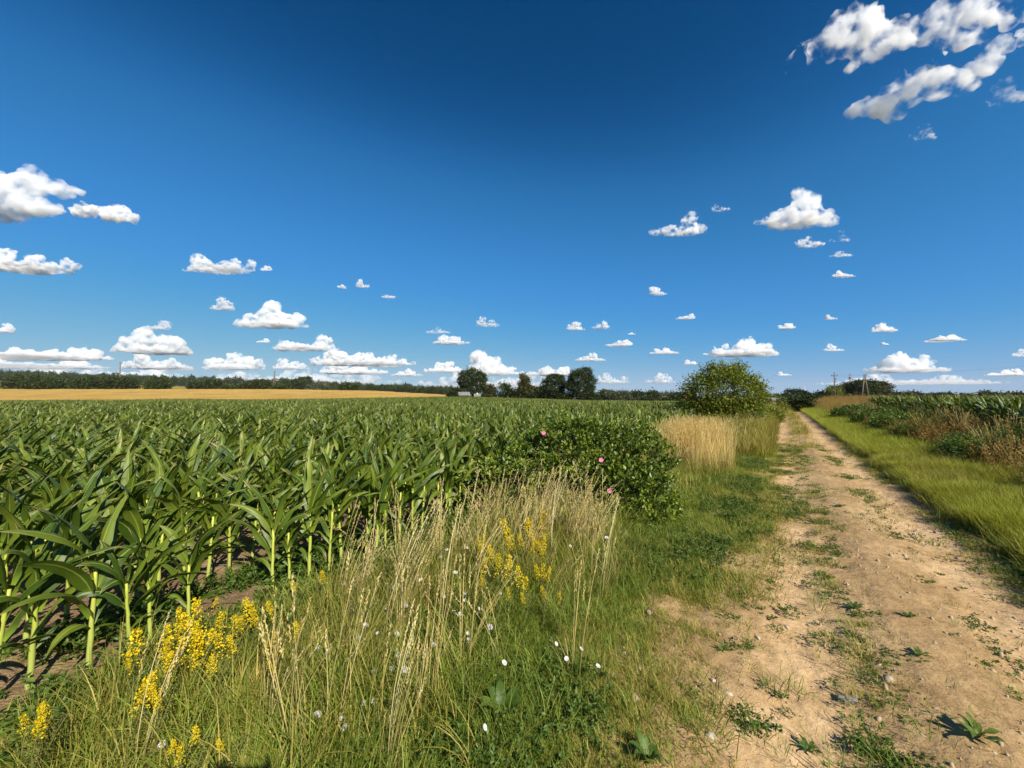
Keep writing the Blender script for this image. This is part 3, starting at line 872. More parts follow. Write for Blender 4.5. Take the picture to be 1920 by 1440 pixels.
# ------------------------------------------------------------------ grass and herb kinds
def tuft(n, rad, l0, l1, w, th, curl, mat, name, wind=.1, segs=4, heads=0, headmat=None, stem=False):
    g = Geo()
    for i in range(n):
        a = rnd.uniform(0, 6.283); rr = rad * math.sqrt(rnd.random())
        b = (rr * math.cos(a), rr * math.sin(a), -.01)
        az = a + rnd.uniform(-1.2, 1.2)
        L = rnd.uniform(l0, l1)
        t = math.radians(rnd.uniform(*th)); c = math.radians(rnd.uniform(*curl))
        blade(g, b, az, L, w * rnd.uniform(.7, 1.3), t, c, segs, rnd.random(), wind)
    return g.mesh(name, mat)

def dry_tuft(n, rad, l0, l1, mat, name, wind=.28, heads=1.0, leafy=5):
    """thin flowering stems, each with a narrow seed head, blown to one side"""
    g = Geo()
    for i in range(n):
        a = rnd.uniform(0, 6.283); rr = rad * math.sqrt(rnd.random())
        b = np.array([rr * math.cos(a), rr * math.sin(a), -.01]); L = rnd.uniform(l0, l1)
        out = np.array([math.cos(a), math.sin(a), 0]) * rnd.uniform(.02, .10) + WIND * rnd.uniform(.4, 1.3) * wind + rng.normal(size=3) * [.06, .06, 0]
        pts = [b + np.array([0, 0, L * s]) * (1 - .10 * s) + out * L * s ** 1.7 for s in np.linspace(0, 1, 6)]
        r = rnd.random(); w = rnd.uniform(.0011, .0018)
        side = nrm(np.cross(RTV, [0, 0, 1])) if False else np.array([math.cos(a + 1.57), math.sin(a + 1.57), 0])
        V, U = [], []
        for k, p in enumerate(pts):
            V += [p - side * w, p + side * w]; U += [(0, k / 5), (1, k / 5)]
        g.add(V, [(2 * k, 2 * k + 1, 2 * k + 3, 2 * k + 2) for k in range(5)], None, U, r)
        if rnd.random() < heads:
            t = nrm(pts[-1] - pts[-2]); hl = rnd.uniform(.07, .15)
            m = rnd.randint(14, 22)
            P = np.array([pts[-1] - t * hl * .35 + t * hl * q / m for q in range(m)]) + rng.normal(size=(m, 3)) * .0022
            D = t + rng.normal(size=(m, 3)) * .17 + WIND * .1
            leaves(g, P, D, np.full(m, .0175) * rng.uniform(.7, 1.3, m), np.clip(r + .2 + rng.normal(0, .1, m), 0, 1), .30)
    for i in range(leafy):
        a = rnd.uniform(0, 6.283); rr = rad * rnd.random()
        blade(g, (rr * math.cos(a), rr * math.sin(a), 0), a, rnd.uniform(.35, .7) * l0, .005, math.radians(rnd.uniform(55, 85)), math.radians(rnd.uniform(20, 100)), 4, rnd.random() * .6, .25)
    me = g.mesh(name, mat)
    uv = me.uv_layers[0]
    return me
RTV = np.array([RT[0], RT[1], 0.0])

def herb_tuft(n, rad, h, size, mat, name, per=16, up=.5):
    """low leafy herbs: short stems with small leaves"""
    g = Geo()
    for i in range(n):
        a = rnd.uniform(0, 6.283); rr = rad * math.sqrt(rnd.random()); hh = h * rnd.uniform(.5, 1.1)
        b = np.array([rr * math.cos(a), rr * math.sin(a), 0])
        t = nrm([rnd.gauss(0, .35), rnd.gauss(0, .35), 1])
        s = rng.random(per) ** .7
        P = b + t * (hh * s)[:, None]
        D = rng.normal(size=(per, 3)) * [1, 1, .35] + [0, 0, up]
        leaves(g, P, D, size * rng.uniform(.6, 1.3, per), np.clip(rng.random() * .5 + s * .4 + rng.normal(0, .1, per), 0, 1), .5)
    return g.mesh(name, mat)

def rosette(n, L, W, mat, name, rise=25, join=True):
    out = []; allg = Geo()
    for i in range(n):
        az = 6.283 * i / n + rnd.uniform(-.3, .3); l = L * rnd.uniform(.65, 1.1); g = Geo()
        p = np.zeros(3); V, U = [], []; sd = np.array([-math.sin(az), math.cos(az), 0])
        for k in range(7):
            s = k / 6; th = math.radians(rise * rnd.uniform(.85, 1.1) + 35 - 75 * s)
            w = W * (.16 + .84 * math.sin(math.pi * min(max(s - .12, 0) / .88, 1)) ** .8) * (1 if s < .99 else .05)
            for u in (-1, 0, 1): V.append(p + sd * u * w / 2 + np.array([0, 0, abs(u) * w * .18 + .006 * math.sin(9 * s + u)])); U.append(((u + 1) / 2, s))
            p = p + l / 6 * np.array([math.cos(th) * math.cos(az), math.cos(th) * math.sin(az), math.sin(th)])
        g.add(V, [(k * 3 + c, k * 3 + c + 1, k * 3 + c + 4, k * 3 + c + 3) for k in range(6) for c in range(2)], None, U, rnd.random())
        allg.merge(g); out.append(g.mesh('leaf', mat))
    return out, allg.mesh(name, mat)

K = {}
K['grass'] = [tuft(28, .08, .06, .17, .0052, (45, 88), (20, 110), M['grass'], 'grass', .15) for _ in range(5)]
K['long'] = [tuft(18, .06, .16, .34, .0050, (60, 88), (30, 110), M['grass'], 'grass', .25, 5) for _ in range(4)]
K['short'] = [tuft(22, .07, .04, .11, .0045, (25, 80), (10, 90), M['olive'], 'grass', .08, 3) for _ in range(4)]
K['shortg'] = [tuft(22, .07, .04, .12, .0048, (25, 80), (10, 90), M['grass'], 'grass', .08, 3) for _ in range(4)]
K['lush'] = [tuft(30, .09, .10, .26, .0055, (60, 88), (10, 70), M['lush'], 'grass', .22) for _ in range(5)]
K['olive'] = [tuft(22, .08, .18, .45, .005, (58, 88), (15, 90), M['olive'], 'grass', .22, 5) for _ in range(5)]
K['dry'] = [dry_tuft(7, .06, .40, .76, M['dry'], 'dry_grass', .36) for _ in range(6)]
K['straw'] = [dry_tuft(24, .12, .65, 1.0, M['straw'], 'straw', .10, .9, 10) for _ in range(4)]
K['herb'] = [herb_tuft(7, .08, .10, .024, M['herb'], 'herb') for _ in range(4)]
K['weed'] = [herb_tuft(8, .13, .5, .042, M['herb'], 'weed', 34) for _ in range(3)]
K['tan'] = [dry_tuft(12, .12, .35, .65, M['tan'], 'tan_grass', .2, .8, 6) for _ in range(3)]
K['rust'] = [herb_tuft(5, .12, .75, .035, M['rust'], 'weed', 40, 1.2) for _ in range(4)]
K['pad'] = [rosette(7, .045, .011, M['herb'], 'weed', 8)[1] for _ in range(2)] + [herb_tuft(12, .07, .03, .015, M['herb'], 'weed', 12, .2) for _ in range(4)]

def dn(x, y, s=1.0, o=0.0): return fbm2(x * s + o, y * s + o * 1.7, 4)

# left verge -----------------------------------------------------------------
E = lambda y: -.13 + .15 * (fbm2(y * .7 + 4, y * 0 + 1.2, 4) - .5) * 2 - .28 * sstep(3.6, 1.6, y)   # ragged edge of the grass along the track
def edge(x, y, w=.25): return sstep(E(y) + w * .5, E(y) - w, x)
def inner(x, y): return sstep(-.62, -1.02, x + .35 * (dn(x, y, 1.4, 61) - .5) - .5 * sstep(3.2, 5.5, y))
x, y = pts_in(-3.1, .35, .2, 14, 70000, lambda x, y: edge(x, y) * (.12 + .88 * inner(x, y)) * np.clip((dn(x, y, 1.6) - .30) * 4, .12, 1) * (1 - .6 * sstep(-2.3, -2.9, x)) * (.55 + .45 * sstep(8, 3, y)) * sstep(-3.2, -2.7, x) * .46)
put('verge_grass', K['grass'] + K['long'][:2], x, y, .75, 1.25, 'green grass of the verge between maize and track', 'grass', sf=lambda x, y: .55 + .5 * sstep(-.8, -1.7, x - .3 * sstep(4, 8, y)))
x, y = pts_in(-3.2, .45, .2, 14, 60000, lambda x, y: edge(x, y, .5) * np.clip((dn(x, y, 1.9, 7) - .37) * 5, .0, 1) * (.5 + .5 * (1 - inner(x, y))) * .9)
x2, y2 = pts_in(-3.0, -.2, .2, 14, 30000, lambda x, y: edge(x, y) * np.clip((dn(x, y, 1.2, 27) - .40) * 5, 0, 1) * .30)
put('verge_olive_grass', K['olive'] + K['short'], x2, y2, .45, .8, 'olive and yellowing grass mixed into the verge', 'grass', sf=lambda x, y: .5 + .6 * sstep(-.8, -1.8, x))
put('short_turf', K['short'] + K['shortg'], x, y, .7, 1.3, 'short trodden grass and dry turf along the track edge', 'grass')
x, y = pts_in(-2.9, .1, .3, 12, 26000, lambda x, y: edge(x, y) * inner(x, y) * np.clip((dn(x, y, 1.3, 21) - .44) * 6, 0, 1) * (1 - .7 * sstep(-2.0, -2.8, x)) * .40)
put('verge_herbs', K['herb'], x, y, .5, 1.1, 'low leafy herbs growing through the verge grass', 'herbs')
x, y = pts_in(-3.1, -.2, 12, 75, 60000, lambda x, y: edge(x, y, .4) * (.35 + .65 * sstep(40, 14, y)) * .30)
put('far_verge_grass', K['grass'] + K['olive'] + K['lush'][:2], x, y, .9, 1.7, 'olive green grass on the far verge left of the track', 'grass', far=.012)
x, y = pts_in(-2.9, -.9, 8, 75, 12000, lambda x, y: np.clip((dn(x, y, .5, 3) - .4) * 4, 0, 1) * .25)
put('far_verge_tall_grass', K['olive'] + K['dry'][:1], x, y, .9, 1.5, 'taller drying grass on the far verge', 'grass', far=.006)

x, y = pts_in(-1.25, -.15, .8, 6, 9000, lambda x, y: edge(x, y, .3) * np.exp(-((x + .75 - .15 * sstep(2, 4, y)) / .34) ** 2) * (.25 + .75 * (dn(x, y, 3.1, 93) > .47)) * .62)
put('trodden_turf', K['short'] + K['shortg'][:2], x, y, .45, .95, 'dry trodden turf between the verge and the bare track', 'grass', .1)
# dry seeding grass: a band along the maize and a clump before the rose
def band(x, y):
    a = np.exp(-((x + 2.45) / .34) ** 2) * sstep(.8, 1.3, y) * sstep(4.6, 3.6, y) * .34
    b = np.exp(-((x + 1.75) / .45) ** 2 - ((y - 1.35) / .8) ** 2) * .26
    c = np.exp(-((x + 1.70) / .36) ** 2 - ((y - 3.35) / .55) ** 2) * 1.25
    d = np.exp(-((x + 2.55) / .5) ** 2 - ((y - 3.9) / .6) ** 2) * .12
    e = np.exp(-((x + 2.3) / .5) ** 2 - ((y - .7) / .45) ** 2) * .10
    return np.clip((a + b + c + d + e) * np.clip((dn(x, y, 2.2, 5) - .30) * 3.2, .1, 1.2), 0, 1)
x, y = pts_in(-3.2, -.7, .25, 5.2, 5200, lambda x, y: band(x, y) * .27)
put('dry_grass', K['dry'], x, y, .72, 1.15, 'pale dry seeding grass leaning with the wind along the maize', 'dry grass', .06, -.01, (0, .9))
x, y = pts_in(-2.9, -.8, .3, 5.2, 6000, lambda x, y: np.clip(band(x, y) * 1.6, 0, 1) * .35)
put('green_stems', K['olive'] + K['long'], x, y, .8, 1.25, 'green and olive grass blades among the dry stems', 'grass')
# pale straw clump by the track further on
gx, gy = -1.75, 10.2
x, y = pts_in(-3.4, -.6, 8.2, 13, 1500, lambda x, y: np.exp(-(((x - gx) / .62) ** 2 + ((y - gy) / 1.15) ** 2) ** 1.5) * .62)
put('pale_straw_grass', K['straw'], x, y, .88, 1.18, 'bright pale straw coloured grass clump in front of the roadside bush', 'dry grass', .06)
x, y = pts_in(-3.0, -.7, 6.2, 16, 1600, lambda x, y: np.exp(-(((x + 1.35) / .5) ** 2 + ((y - 10.0) / 3.0) ** 2)) * .18)
put('yellowing_grass', K['olive'] + K['dry'][:2], x, y, .8, 1.2, 'yellowing grass around the pale straw clump', 'grass')

x, y = pts_in(-3.9, -2.6, .2, 7, 5200, lambda x, y: np.clip((dn(x, y, 1.7, 47) - .34) * 6, 0, 1) * .8)
put('maize_edge_weeds', K['herb'] + K['shortg'] + K['short'], x, y, .9, 2.0, 'dark green weeds at the foot of the front maize row', 'weeds')
# on the track -----------------------------------------------------------------
def crown(x, y):                                                    # the grassy middle and the weeds of the near part
    mid = np.exp(-((x - .74 + .05 * np.sin(y * .4)) / .32) ** 2) * np.clip((dn(x, y, 1.1, 31) - .40) * 8, 0, 1) * (.55 + .45 * sstep(4, 9, y))
    nearp = sstep(3.4, 1.2, y) * np.clip((dn(x, y, 1.7, 13) - .45) * 8, 0, 1) * sstep(-.3, .2, x) * .9
    le = np.exp(-((x - E(y) - .18) / .22) ** 2) * np.clip((dn(x, y, 1.8, 17) - .45) * 7, 0, 1) * .8
    ri = np.exp(-((x - 1.80) / .16) ** 2) * np.clip((dn(x, y, 1.2, 41) - .36) * 5, 0, 1)
    return np.clip(mid + nearp + le + ri, 0, 1)
x, y = pts_in(-.5, 1.98, .5, 16, 46000, lambda x, y: np.clip(crown(x, y) + .08 * sstep(8, 2, y), 0, 1) * .5 * (.35 + .65 * (dn(x, y, 6, 71) > .5)))
put('track_weeds', K['pad'] + K['shortg'][:2], x, y, .5, 1.15, 'flat weeds and grass sprigs growing in the middle of the track', 'weeds', .08, -.002)
x, y = pts_in(-.4, 1.98, .5, 18, 30000, lambda x, y: np.clip(crown(x + .1, y + .2) + .03, 0, 1) * .55 * (dn(x, y, 5, 72) > .48))
put('track_dry_grass', K['short'], x, y, .45, 1.0, 'thin dry grass sprigs in the middle of the track', 'grass', .08, -.002)
x, y = pts_in(.30, 1.2, 14, 75, 9000, lambda x, y: np.exp(-((x - .74) / .26) ** 2) * np.clip((dn(x, y, .6, 31) - .36) * 5, 0, 1) * .45)
put('far_track_grass', K['short'] + K['shortg'] + K['olive'][:1], x, y, .8, 1.5, 'grass strip between the two wheel ruts further on', 'grass', far=.01)

# right bank ---------------------------------------------------------------------
x, y = pts_in(1.86, 3.35, -.5, 14, 33000, lambda x, y: sstep(1.84, 2.06, x + .42 * (fbm2(y * 1.1, y * 0 + 3.3, 4) - .5)) * sstep(3.4, 3.0, x) * (.6 + .4 * np.clip((dn(x, y, 1.4, 9) - .3) * 4, 0, 1)) * .62)
put('bank_grass', K['lush'], x, y, .75, 1.2, 'bright yellow-green grass on the bank right of the track', 'grass', .14, sf=lambda x, y: .45 + 1.0 * dn(x, y, 1.7, 83))
x, y = pts_in(1.9, 3.3, 14, 75, 26000, lambda x, y: (.35 + .65 * sstep(45, 14, y)) * .55)
put('far_bank_grass', K['lush'] + K['grass'][:2], x, y, .9, 1.5, 'green grass strip running far along the right side of the track', 'grass', far=.01)
x2, y2 = pts_in(1.95, 3.3, -.5, 14, 11500, lambda x, y: np.clip((dn(x, y, 1.3, 33) - .42) * 6, 0, 1) * .5)
put('bank_mixed_grass', K['olive'] + K['herb'][:2] + K['short'] + K['lush'][:1], x2, y2, .55, 1.0, 'olive grass and herbs mixed into the bank grass', 'grass', .12)
x, y = pts_in(1.62, 2.15, -.5, 22, 7000, lambda x, y: np.exp(-((x + .42 * (fbm2(y * 1.1, y * 0 + 3.3, 4) - .5) - 1.90) / .10) ** 2) * .6)
put('bank_edge_grass', K['long'] + K['olive'][:2], x, y, .5, .85, 'grass hanging over the low step at the track edge', 'grass', .2)
def wd_(o, s): return lambda x, y: np.clip((dn(x, y, .8, o) - .40) * 6, 0, 1) * s * sstep(3.0, 3.35, x)
x, y = pts_in(3.0, 5.1, -.5, 36, 15200, wd_(3, .36)); put('bank_weeds', K['weed'] + K['herb'], x, y, .7, 1.3, 'dark green weeds under the right maize field', 'weeds', .12, far=.004)
x, y = pts_in(3.2, 5.1, -.5, 34, 9800, wd_(55, .42)); put('rusty_weeds', K['rust'], x, y, .6, 1.05, 'rust brown withered weeds along the right maize field', 'weeds', .14)
x, y = pts_in(3.1, 5.1, -.5, 36, 9800, wd_(77, .34)); put('bank_olive_grass', K['olive'], x, y, .8, 1.3, 'olive grass between the weeds of the right bank', 'grass', .12)
x, y = pts_in(3.4, 5.0, 4, 30, 1800, wd_(91, .35)); put('bank_dry_grass', K['dry'] + K['straw'][:1], x, y, .7, 1.05, 'pale dry grass heads standing before the right maize', 'dry grass', .12)
x, y = pts_in(3.0, 9, 36, 62, 9000, lambda x, y: (dn(x, y, .3, 8) > .47) * .5); put('hay_edge_grass', K['olive'] + K['lush'][:2] + K['tan'], x, y, .9, 1.4, 'rough grass and herbs at the edge of the mown field', 'grass', .12, .1, far=.008)
x, y = pts_in(4, 40, 40, 105, 9000, lambda x, y: np.full_like(x, .4)); put('hay_grass', K['tan'], x, y, .7, 1.05, 'dry brown grass standing in the mown field', 'dry grass', .12, .2, far=.004)

# stones and pebbles -----------------------------------------------------------
def pebble(r, name, mat, sub=1):
    V, F = ico() if sub == 2 else (None, None)
    if V is None:
        import bmesh
        bm = bmesh.new(); bmesh.ops.create_icosphere(bm, subdivisions=1, radius=1)
        V = np.array([v.co[:] for v in bm.verts]); F = np.array([[q.index for q in f.verts] for f in bm.faces]); bm.free()
    V = V * (1 + rng.uniform(-.25, .2, (len(V), 1))) * [r * rnd.uniform(.9, 1.4), r * rnd.uniform(.7, 1.0), r * rnd.uniform(.5, .75)]
    return Geo().add(V, None, F).mesh(name, mat)
peb = [pebble(.0065, 'pebble', M['pebble']) for _ in range(6)]
x, y = pts_in(-.9, 1.95, .5, 9, 26000, lambda x, y: (.25 + .75 * np.exp(-((x - 1.4) / .4) ** 2)) * np.clip((dn(x, y, 2.5, 3) - .3) * 3, .1, 1) * .42)
z = path_z(x, y)
scatter('track_gravel', peb, np.stack([x, y, z], 1), rng.uniform(0, 6.28, (len(x), 3)), rng.lognormal(-.05, .55, len(x)), 'loose gravel scattered over the sandy track', 'gravel')
for i, (px, py, s, lab) in enumerate([
        (1333, 1382, .022, 'white rounded stone on the near left edge of the track'), (1337, 1278, .014, 'small white stone on the track above the white rounded stone'),
        (1421, 1193, .018, 'pinkish lumpy stone half sunk in the left wheel rut'), (1475, 1168, .016, 'pale flat stone beside weeds in the left wheel rut'),
        (1198, 1262, .013, 'small white pebble in the trodden grass left of the track'), (1419, 900, .05, 'pale stone lying in the grass edge far along the left verge'),
        (1365, 1302, .018, 'sandy clod on the track beside the small white stone')]):
    X, Y = gp(px, py); o = link('stone', pebble(s, 'stone', M['stone'], 2)); o.location = (X, Y, float(path_z(np.array([X]), np.array([Y]))[0]) + s * .05); o.rotation_euler = (0, 0, rnd.uniform(0, 6))
    tag(o, lab, 'stone', 'pale stones lying on the track')
X, Y = gp(1590, 1303); g = Geo(); box(g, (0, 0, .012), (.085, .038, .022)); o = g.obj('wood_chip', M['driftwood'], None, False)
md = o.modifiers.new('b', 'BEVEL'); md.width = .005; md.segments = 2
o.location = (X, Y, float(path_z(np.array([X]), np.array([Y]))[0])); o.rotation_euler = (.08, -.12, YAW - .5); tag(o, 'grey weathered chip of wood lying on the near track', 'wood chip')

# weeds one can pick out on the track and in the verge ---------------------------
ROS = [rosette(9, .11, .026, M['herb'], 'plantain', 22) for _ in range(3)]
for i, (px, py, s, lab) in enumerate([
        (1835, 1400, 1.0, 'broad-leaved plantain with raised leaves on the bare track'), (1600, 1142, .8, 'leafy weed with long shadow in the middle of the track'),
        (1705, 1165, .62, 'small spreading weed between the ruts beside the leafy weed'), (1355, 1222, .55, 'small dark rosette alone in the left wheel rut'),
        (1515, 1392, .62, 'dark leafy rosette at the bottom edge of the track'), (1575, 955, .95, 'dark grass-like weed cushion on the far middle strip'),
        (1725, 1240, .6, 'thin-leaved weed in the smooth right wheel rut'), (1530, 925, .7, 'low green weed far along the middle strip')]):
    X, Y = gp(px, py); lv, _ = ROS[i % 3]
    o = thing('plantain', lab, 'weed', (X, Y, float(path_z(np.array([X]), np.array([Y]))[0]) - .004), rnd.uniform(0, 6), 'broad-leaved weeds on the track', s)
    for m in lv: link('leaf', m, o)
DOCK = rosette(8, .26, .075, M['herb'], 'dock', 45)[0]
for px, py, s, rz, lab in ((940, 1365, .72, .4, 'broad-leaved dock plant with pale green leaves in the near verge'), (1215, 1438, .5, 1.7, 'dark leafy dock plant at the bottom edge beside the track'), (1075, 1170, .55, 2.2, 'small dock plant in green grass right of the yellow bedstraw')):
    X, Y = gp(px, py); o = thing('dock_plant', lab, 'weed', (X, Y, h1(X, Y)), rz, None, s)
    for m in DOCK: link('leaf', m, o)

# yellow bedstraw -----------------------------------------------------------------
def spike(h, w, n):
    g = Geo()
    t = rng.random(n) ** .8
    rr = w * (1 - .75 * t) * (.35 + .65 * rng.random(n)); a = rng.uniform(0, 6.283, n)
    a = np.round(a / .785) * .785 + rng.normal(0, .22, n)
    P = np.stack([rr * np.cos(a), rr * np.sin(a), h * t + rr * .35], 1)
    for q in range(2):
        D = rng.normal(size=(n, 3)) + [0, 0, .5]
        leaves(g, P + rng.normal(size=(n, 3)) * .003, D, rng.uniform(.006, .0105, n), rng.random(n), .9)
    return g.mesh('flower_spike', M['yellow'])
SPK = [spike(1.0 * .15, .040, 115) for _ in range(5)]
def bstem(h, bend):
    g = Geo(); pts = [np.array([0, 0, -.02]) + np.array([bend * s * s, 0, h * s]) for s in np.linspace(0, 1, 6)]
    tube(g, pts, [.0028] * 5 + [.0016], 5, rnd.random())
    n = 60; s = rng.uniform(.15, .95, n)
    P = np.stack([bend * s * s, 0 * s, h * s], 1)
    leaves(g, P, rng.normal(size=(n, 3)) * [1, 1, .4], np.full(n, .024), rng.random(n) * .6, .13)
    return g.mesh('stem', M['stem'])
BST = [bstem(.34, b) for b in (.02, .06, .09)]
BED = [(315, 1215, 90, 3), (345, 1190, 60, 2), (300, 1250, 60, 2), (412, 1215, 70, 2), (430, 1232, 48, 1), (388, 1272, 46, 1), (500, 1232, 60, 1), (503, 1280, 36, 1), (550, 1200, 40, 1), (262, 1315, 66, 2),
       (285, 1352, 40, 1), (70, 1372, 50, 2), (55, 1400, 60, 1), (352, 1425, 44, 2), (405, 1432, 36, 1), (462, 1160, 60, 2), (505, 1160, 46, 2), (548, 1112, 30, 1), (600, 1098, 34, 1), (392, 1143, 30, 1), (230, 1268, 26, 1), (440, 1190, 40, 1),
       (908, 1032, 40, 2), (995, 1003, 60, 3), (975, 1028, 36, 2), (1015, 1033, 42, 2), (902, 1075, 40, 1), (946, 1080, 52, 2), (1008, 1085, 36, 2), (983, 1108, 34, 1), (903, 1108, 26, 1), (948, 1130, 26, 1), (978, 1136, 28, 1), (1018, 1122, 30, 1), (1046, 1128, 26, 1), (918, 1150, 20, 1)]
for i, (px, py, hp, ns) in enumerate(BED):
    X, Y = gp(px, py, .30); d = X * FW[0] + Y * FW[1]; gz = h1(X, Y)
    hm = hp / FPX * d * .95
    if px > 850: lab = 'yellow bedstraw spray in the clump before the wild rose'
    elif px < 300: lab = 'yellow bedstraw spray low in the grass near the bottom left corner'
    else: lab = 'yellow bedstraw spray standing among dry grass beside the maize'
    o = thing('yellow_bedstraw', lab, 'wildflower', (X, Y, gz), WAZ + rnd.uniform(-.5, .5), 'yellow bedstraw flowering in the verge')
    for k in range(ns + (1 if ns > 1 else 0)):
        dx, dy = (0, 0) if k == 0 else (rnd.uniform(-.6, .6) * hm * 1.3, rnd.uniform(-.6, .6) * hm * 1.3)
        zt = .30 - hm / 2 - (0 if k == 0 else rnd.uniform(0, .3) * hm)
        zt = max(zt, .06)
        s = link('stem', BST[(i + k) % 3], o); s.location = (dx, dy, 0); s.scale = (1, 1, (zt + hm * .6) / .34)
        f = link('flower_spike', SPK[(i * 2 + k) % 5], o); f.location = (dx + .02, dy, zt); f.rotation_euler = (rnd.uniform(-.2, .2), rnd.uniform(0, .35), rnd.uniform(0, 6)); f.scale = (hm / .15 * .9, hm / .15 * .9, hm / .15 * rnd.uniform(.8, 1.05))

# white bindweed ------------------------------------------------------------------
def corolla():
    g = Geo(); n = 12; V = [(0, 0, 0)]; U = [(.5, 0)]
    for ring, (r, z) in enumerate(((.0045, .006), (.013, .013), (.0205, .014))):
        for k in range(n):
            a = 6.283 * k / n; q = r * (1 + (.06 * math.cos(5 * a) if ring == 2 else 0)); V.append((q * math.cos(a), q * math.sin(a), z)); U.append((k / n, (ring + 1) / 3))
    T = [(0, 1 + k, 1 + (k + 1) % n) for k in range(n)]
    Q = [(1 + r * n + k, 1 + (r + 1) * n + k, 1 + (r + 1) * n + (k + 1) % n, 1 + r * n + (k + 1) % n) for r in range(2) for k in range(n)]
    g.add(V, Q, T, U, rnd.random()); return g.mesh('corolla', M['white'])
CRL = [corolla() for _ in range(3)]
g = Geo(); tube(g, [(0, 0, 0), (.004, 0, -.05), (.012, .004, -.10), (.015, 0, -.19)], .0012, 4); BSTM = g.mesh('stem', M['stem'])
z5 = [(593, 216), (553, 406), (256, 408), (293, 428), (445, 385), (255, 540), (693, 500), (775, 545), (693, 462), (895, 458), (708, 686), (713, 723), (310, 690), (515, 750), (302, 776), (315, 810), (326, 855), (285, 882),
      (354, 893), (187, 897), (90, 710), (204, 686), (124, 1077), (187, 1067), (0, 1165), (20, 1215), (803, 1215), (912, 850), (1345, 773), (1440, 870), (1180, 97), (945, 145), (1490, 146), (1287, 195), (640, 345),
      (580, 478), (832, 652), (1265, 830), (320, 415), (355, 530), (668, 575), (134, 640), (10, 410), (1205, 745), (850, 105), (815, 30), (705, 205), (560, 255)]
z4 = [(1780, 1145), (915, 1315), (820, 910), (1795, 770), (1850, 790), (1690, 510)]
spots = [(640 + a / 3, 960 + b / 3) for a, b in z5] + [(a / 3, 960 + b / 3) for a, b in z4]
for i, (px, py) in enumerate(spots):
    zz = .17 if py > 1090 else .24
    X, Y = gp(px, py, zz); gz = h1(X, Y)
    near_b = py > 1290
    lab = ('white bindweed flower low in the near verge grass by the bottom edge' if near_b else 'white bindweed flower in the tight cluster amid green grass' if 690 < px < 765 and 1210 < py < 1265
           else 'white bindweed flower close to the yellow bedstraw clump' if px > 850 and py < 1130 else 'white bindweed flower open in the green verge grass')
    o = thing('bindweed_flower', lab, 'wildflower', (X, Y, zz), rnd.uniform(0, 6), 'white bindweed flowers in the verge', rnd.uniform(.8, 1.15) * (1.0 if py < 1290 else .9))
    o.scale = [v * rnd.uniform(.6, .92) for v in o.scale]
    c = link('corolla', CRL[i % 3], o); sd = np.array([sun_dir.x, sun_dir.y]); az = math.atan2(sd[1], sd[0])
    c.rotation_euler = Euler((0, rnd.uniform(.35, .95), az + rnd.uniform(-.8, .8) - o.rotation_euler.z))
    link('stem', BSTM, o)

# wild rose -----------------------------------------------------------------------
def rel(px, py, d):
    a = dpt(px, d); return np.array([a[0], a[1], zat(py, d)])
RX, RY = -1.85, 5.7
rose = thing('wild_rose_bush', 'dense dark green wild rose bush with a few pink flowers beside the maize', 'bush', (RX, RY, h1(RX, RY)))
oz = h1(RX, RY)
lob = []
for px, py, d, rx, rz in ((1060, 850, 5.9, .62, .50), (1130, 850, 5.9, .62, .42), (1195, 868, 5.7, .50, .46), (1010, 868, 5.7, .42, .42), (1165, 925, 5.3, .50, .42), (1215, 935, 5.1, .36, .36), (950, 900, 5.2, .36, .25), (1100, 905, 5.5, .55, .4), (1195, 975, 4.9, .40, .22), (900, 910, 5.1, .26, .16)):
    p = rel(px, py, d); lob.append((p[0] - RX, p[1] - RY, p[2] - oz, rx, rx, rz * 1.08))
g = Geo(); leafmass(g, lob, 760, 24, .056, .040, 3, .8, aspect=.62, zmin=.03)
for k in range(85):
    L = lob[rnd.randrange(len(lob))]; a = rnd.uniform(0, 6.283); el = rnd.uniform(.1, 1.3)
    dv = np.array([math.cos(a) * math.cos(el), math.sin(a) * math.cos(el), math.sin(el)])
    b = np.array(L[:3]) + dv * np.array(L[3:]) * .92; e = b + nrm(dv + [0, 0, .7]) * rnd.uniform(.10, .30)
    n = 26; s = rng.random(n)
    leaves(g, b + (e - b) * s[:, None] + rng.normal(size=(n, 3)) * .025, rng.normal(size=(n, 3)) + [0, 0, .8], rng.uniform(.035, .06, n), np.clip(.55 + .45 * rng.random(n), 0, 1), .62)
g.obj('foliage', M['rose'], rose)
g = Geo()
for k in range(26):
    L = lob[k % len(lob)]; a = rnd.uniform(0, 6.283)
    e = np.array([L[0] + L[3] * .8 * math.cos(a), L[1] + L[4] * .8 * math.sin(a), L[2] + L[5] * .7]); b = np.array([e[0] * .45, e[1] * .45, -.02])
    tube(g, [b, b * .5 + e * .5 + [0, 0, .12], e], [.009, .006, .003], 5, rnd.random())
g.obj('branches', M['bark'], rose)
for px, py, d in ((1019, 812, 5.35), (1126, 862, 5.05), (1141, 919, 4.75)):
    p = rel(px, py, d); g = Geo()
    for k in range(5):
        a = 6.283 * k / 5; dv = np.array([math.cos(a), math.sin(a), .35])
        c = dv * .018; s = np.array([-math.sin(a), math.cos(a), 0])
        V = [(0, 0, 0), c - s * .014, c * 1.9 - s * .013 + [0, 0, .002], c * 1.8, c * 1.9 + s * .013 + [0, 0, .002], c + s * .014]
        g.add(V, None, [(0, 1, 3), (1, 2, 3), (0, 3, 5), (3, 4, 5)], None, rnd.random())
    o = g.obj('pink_flower', M['pink'], rose); o.location = p - [RX, RY, oz]; o.scale = (.9,) * 3
    o.rotation_euler = Vector((-FW[0] + .3 * sun_dir.x, -FW[1] + .3 * sun_dir.y, .5)).to_track_quat('Z', 'Y').to_euler()

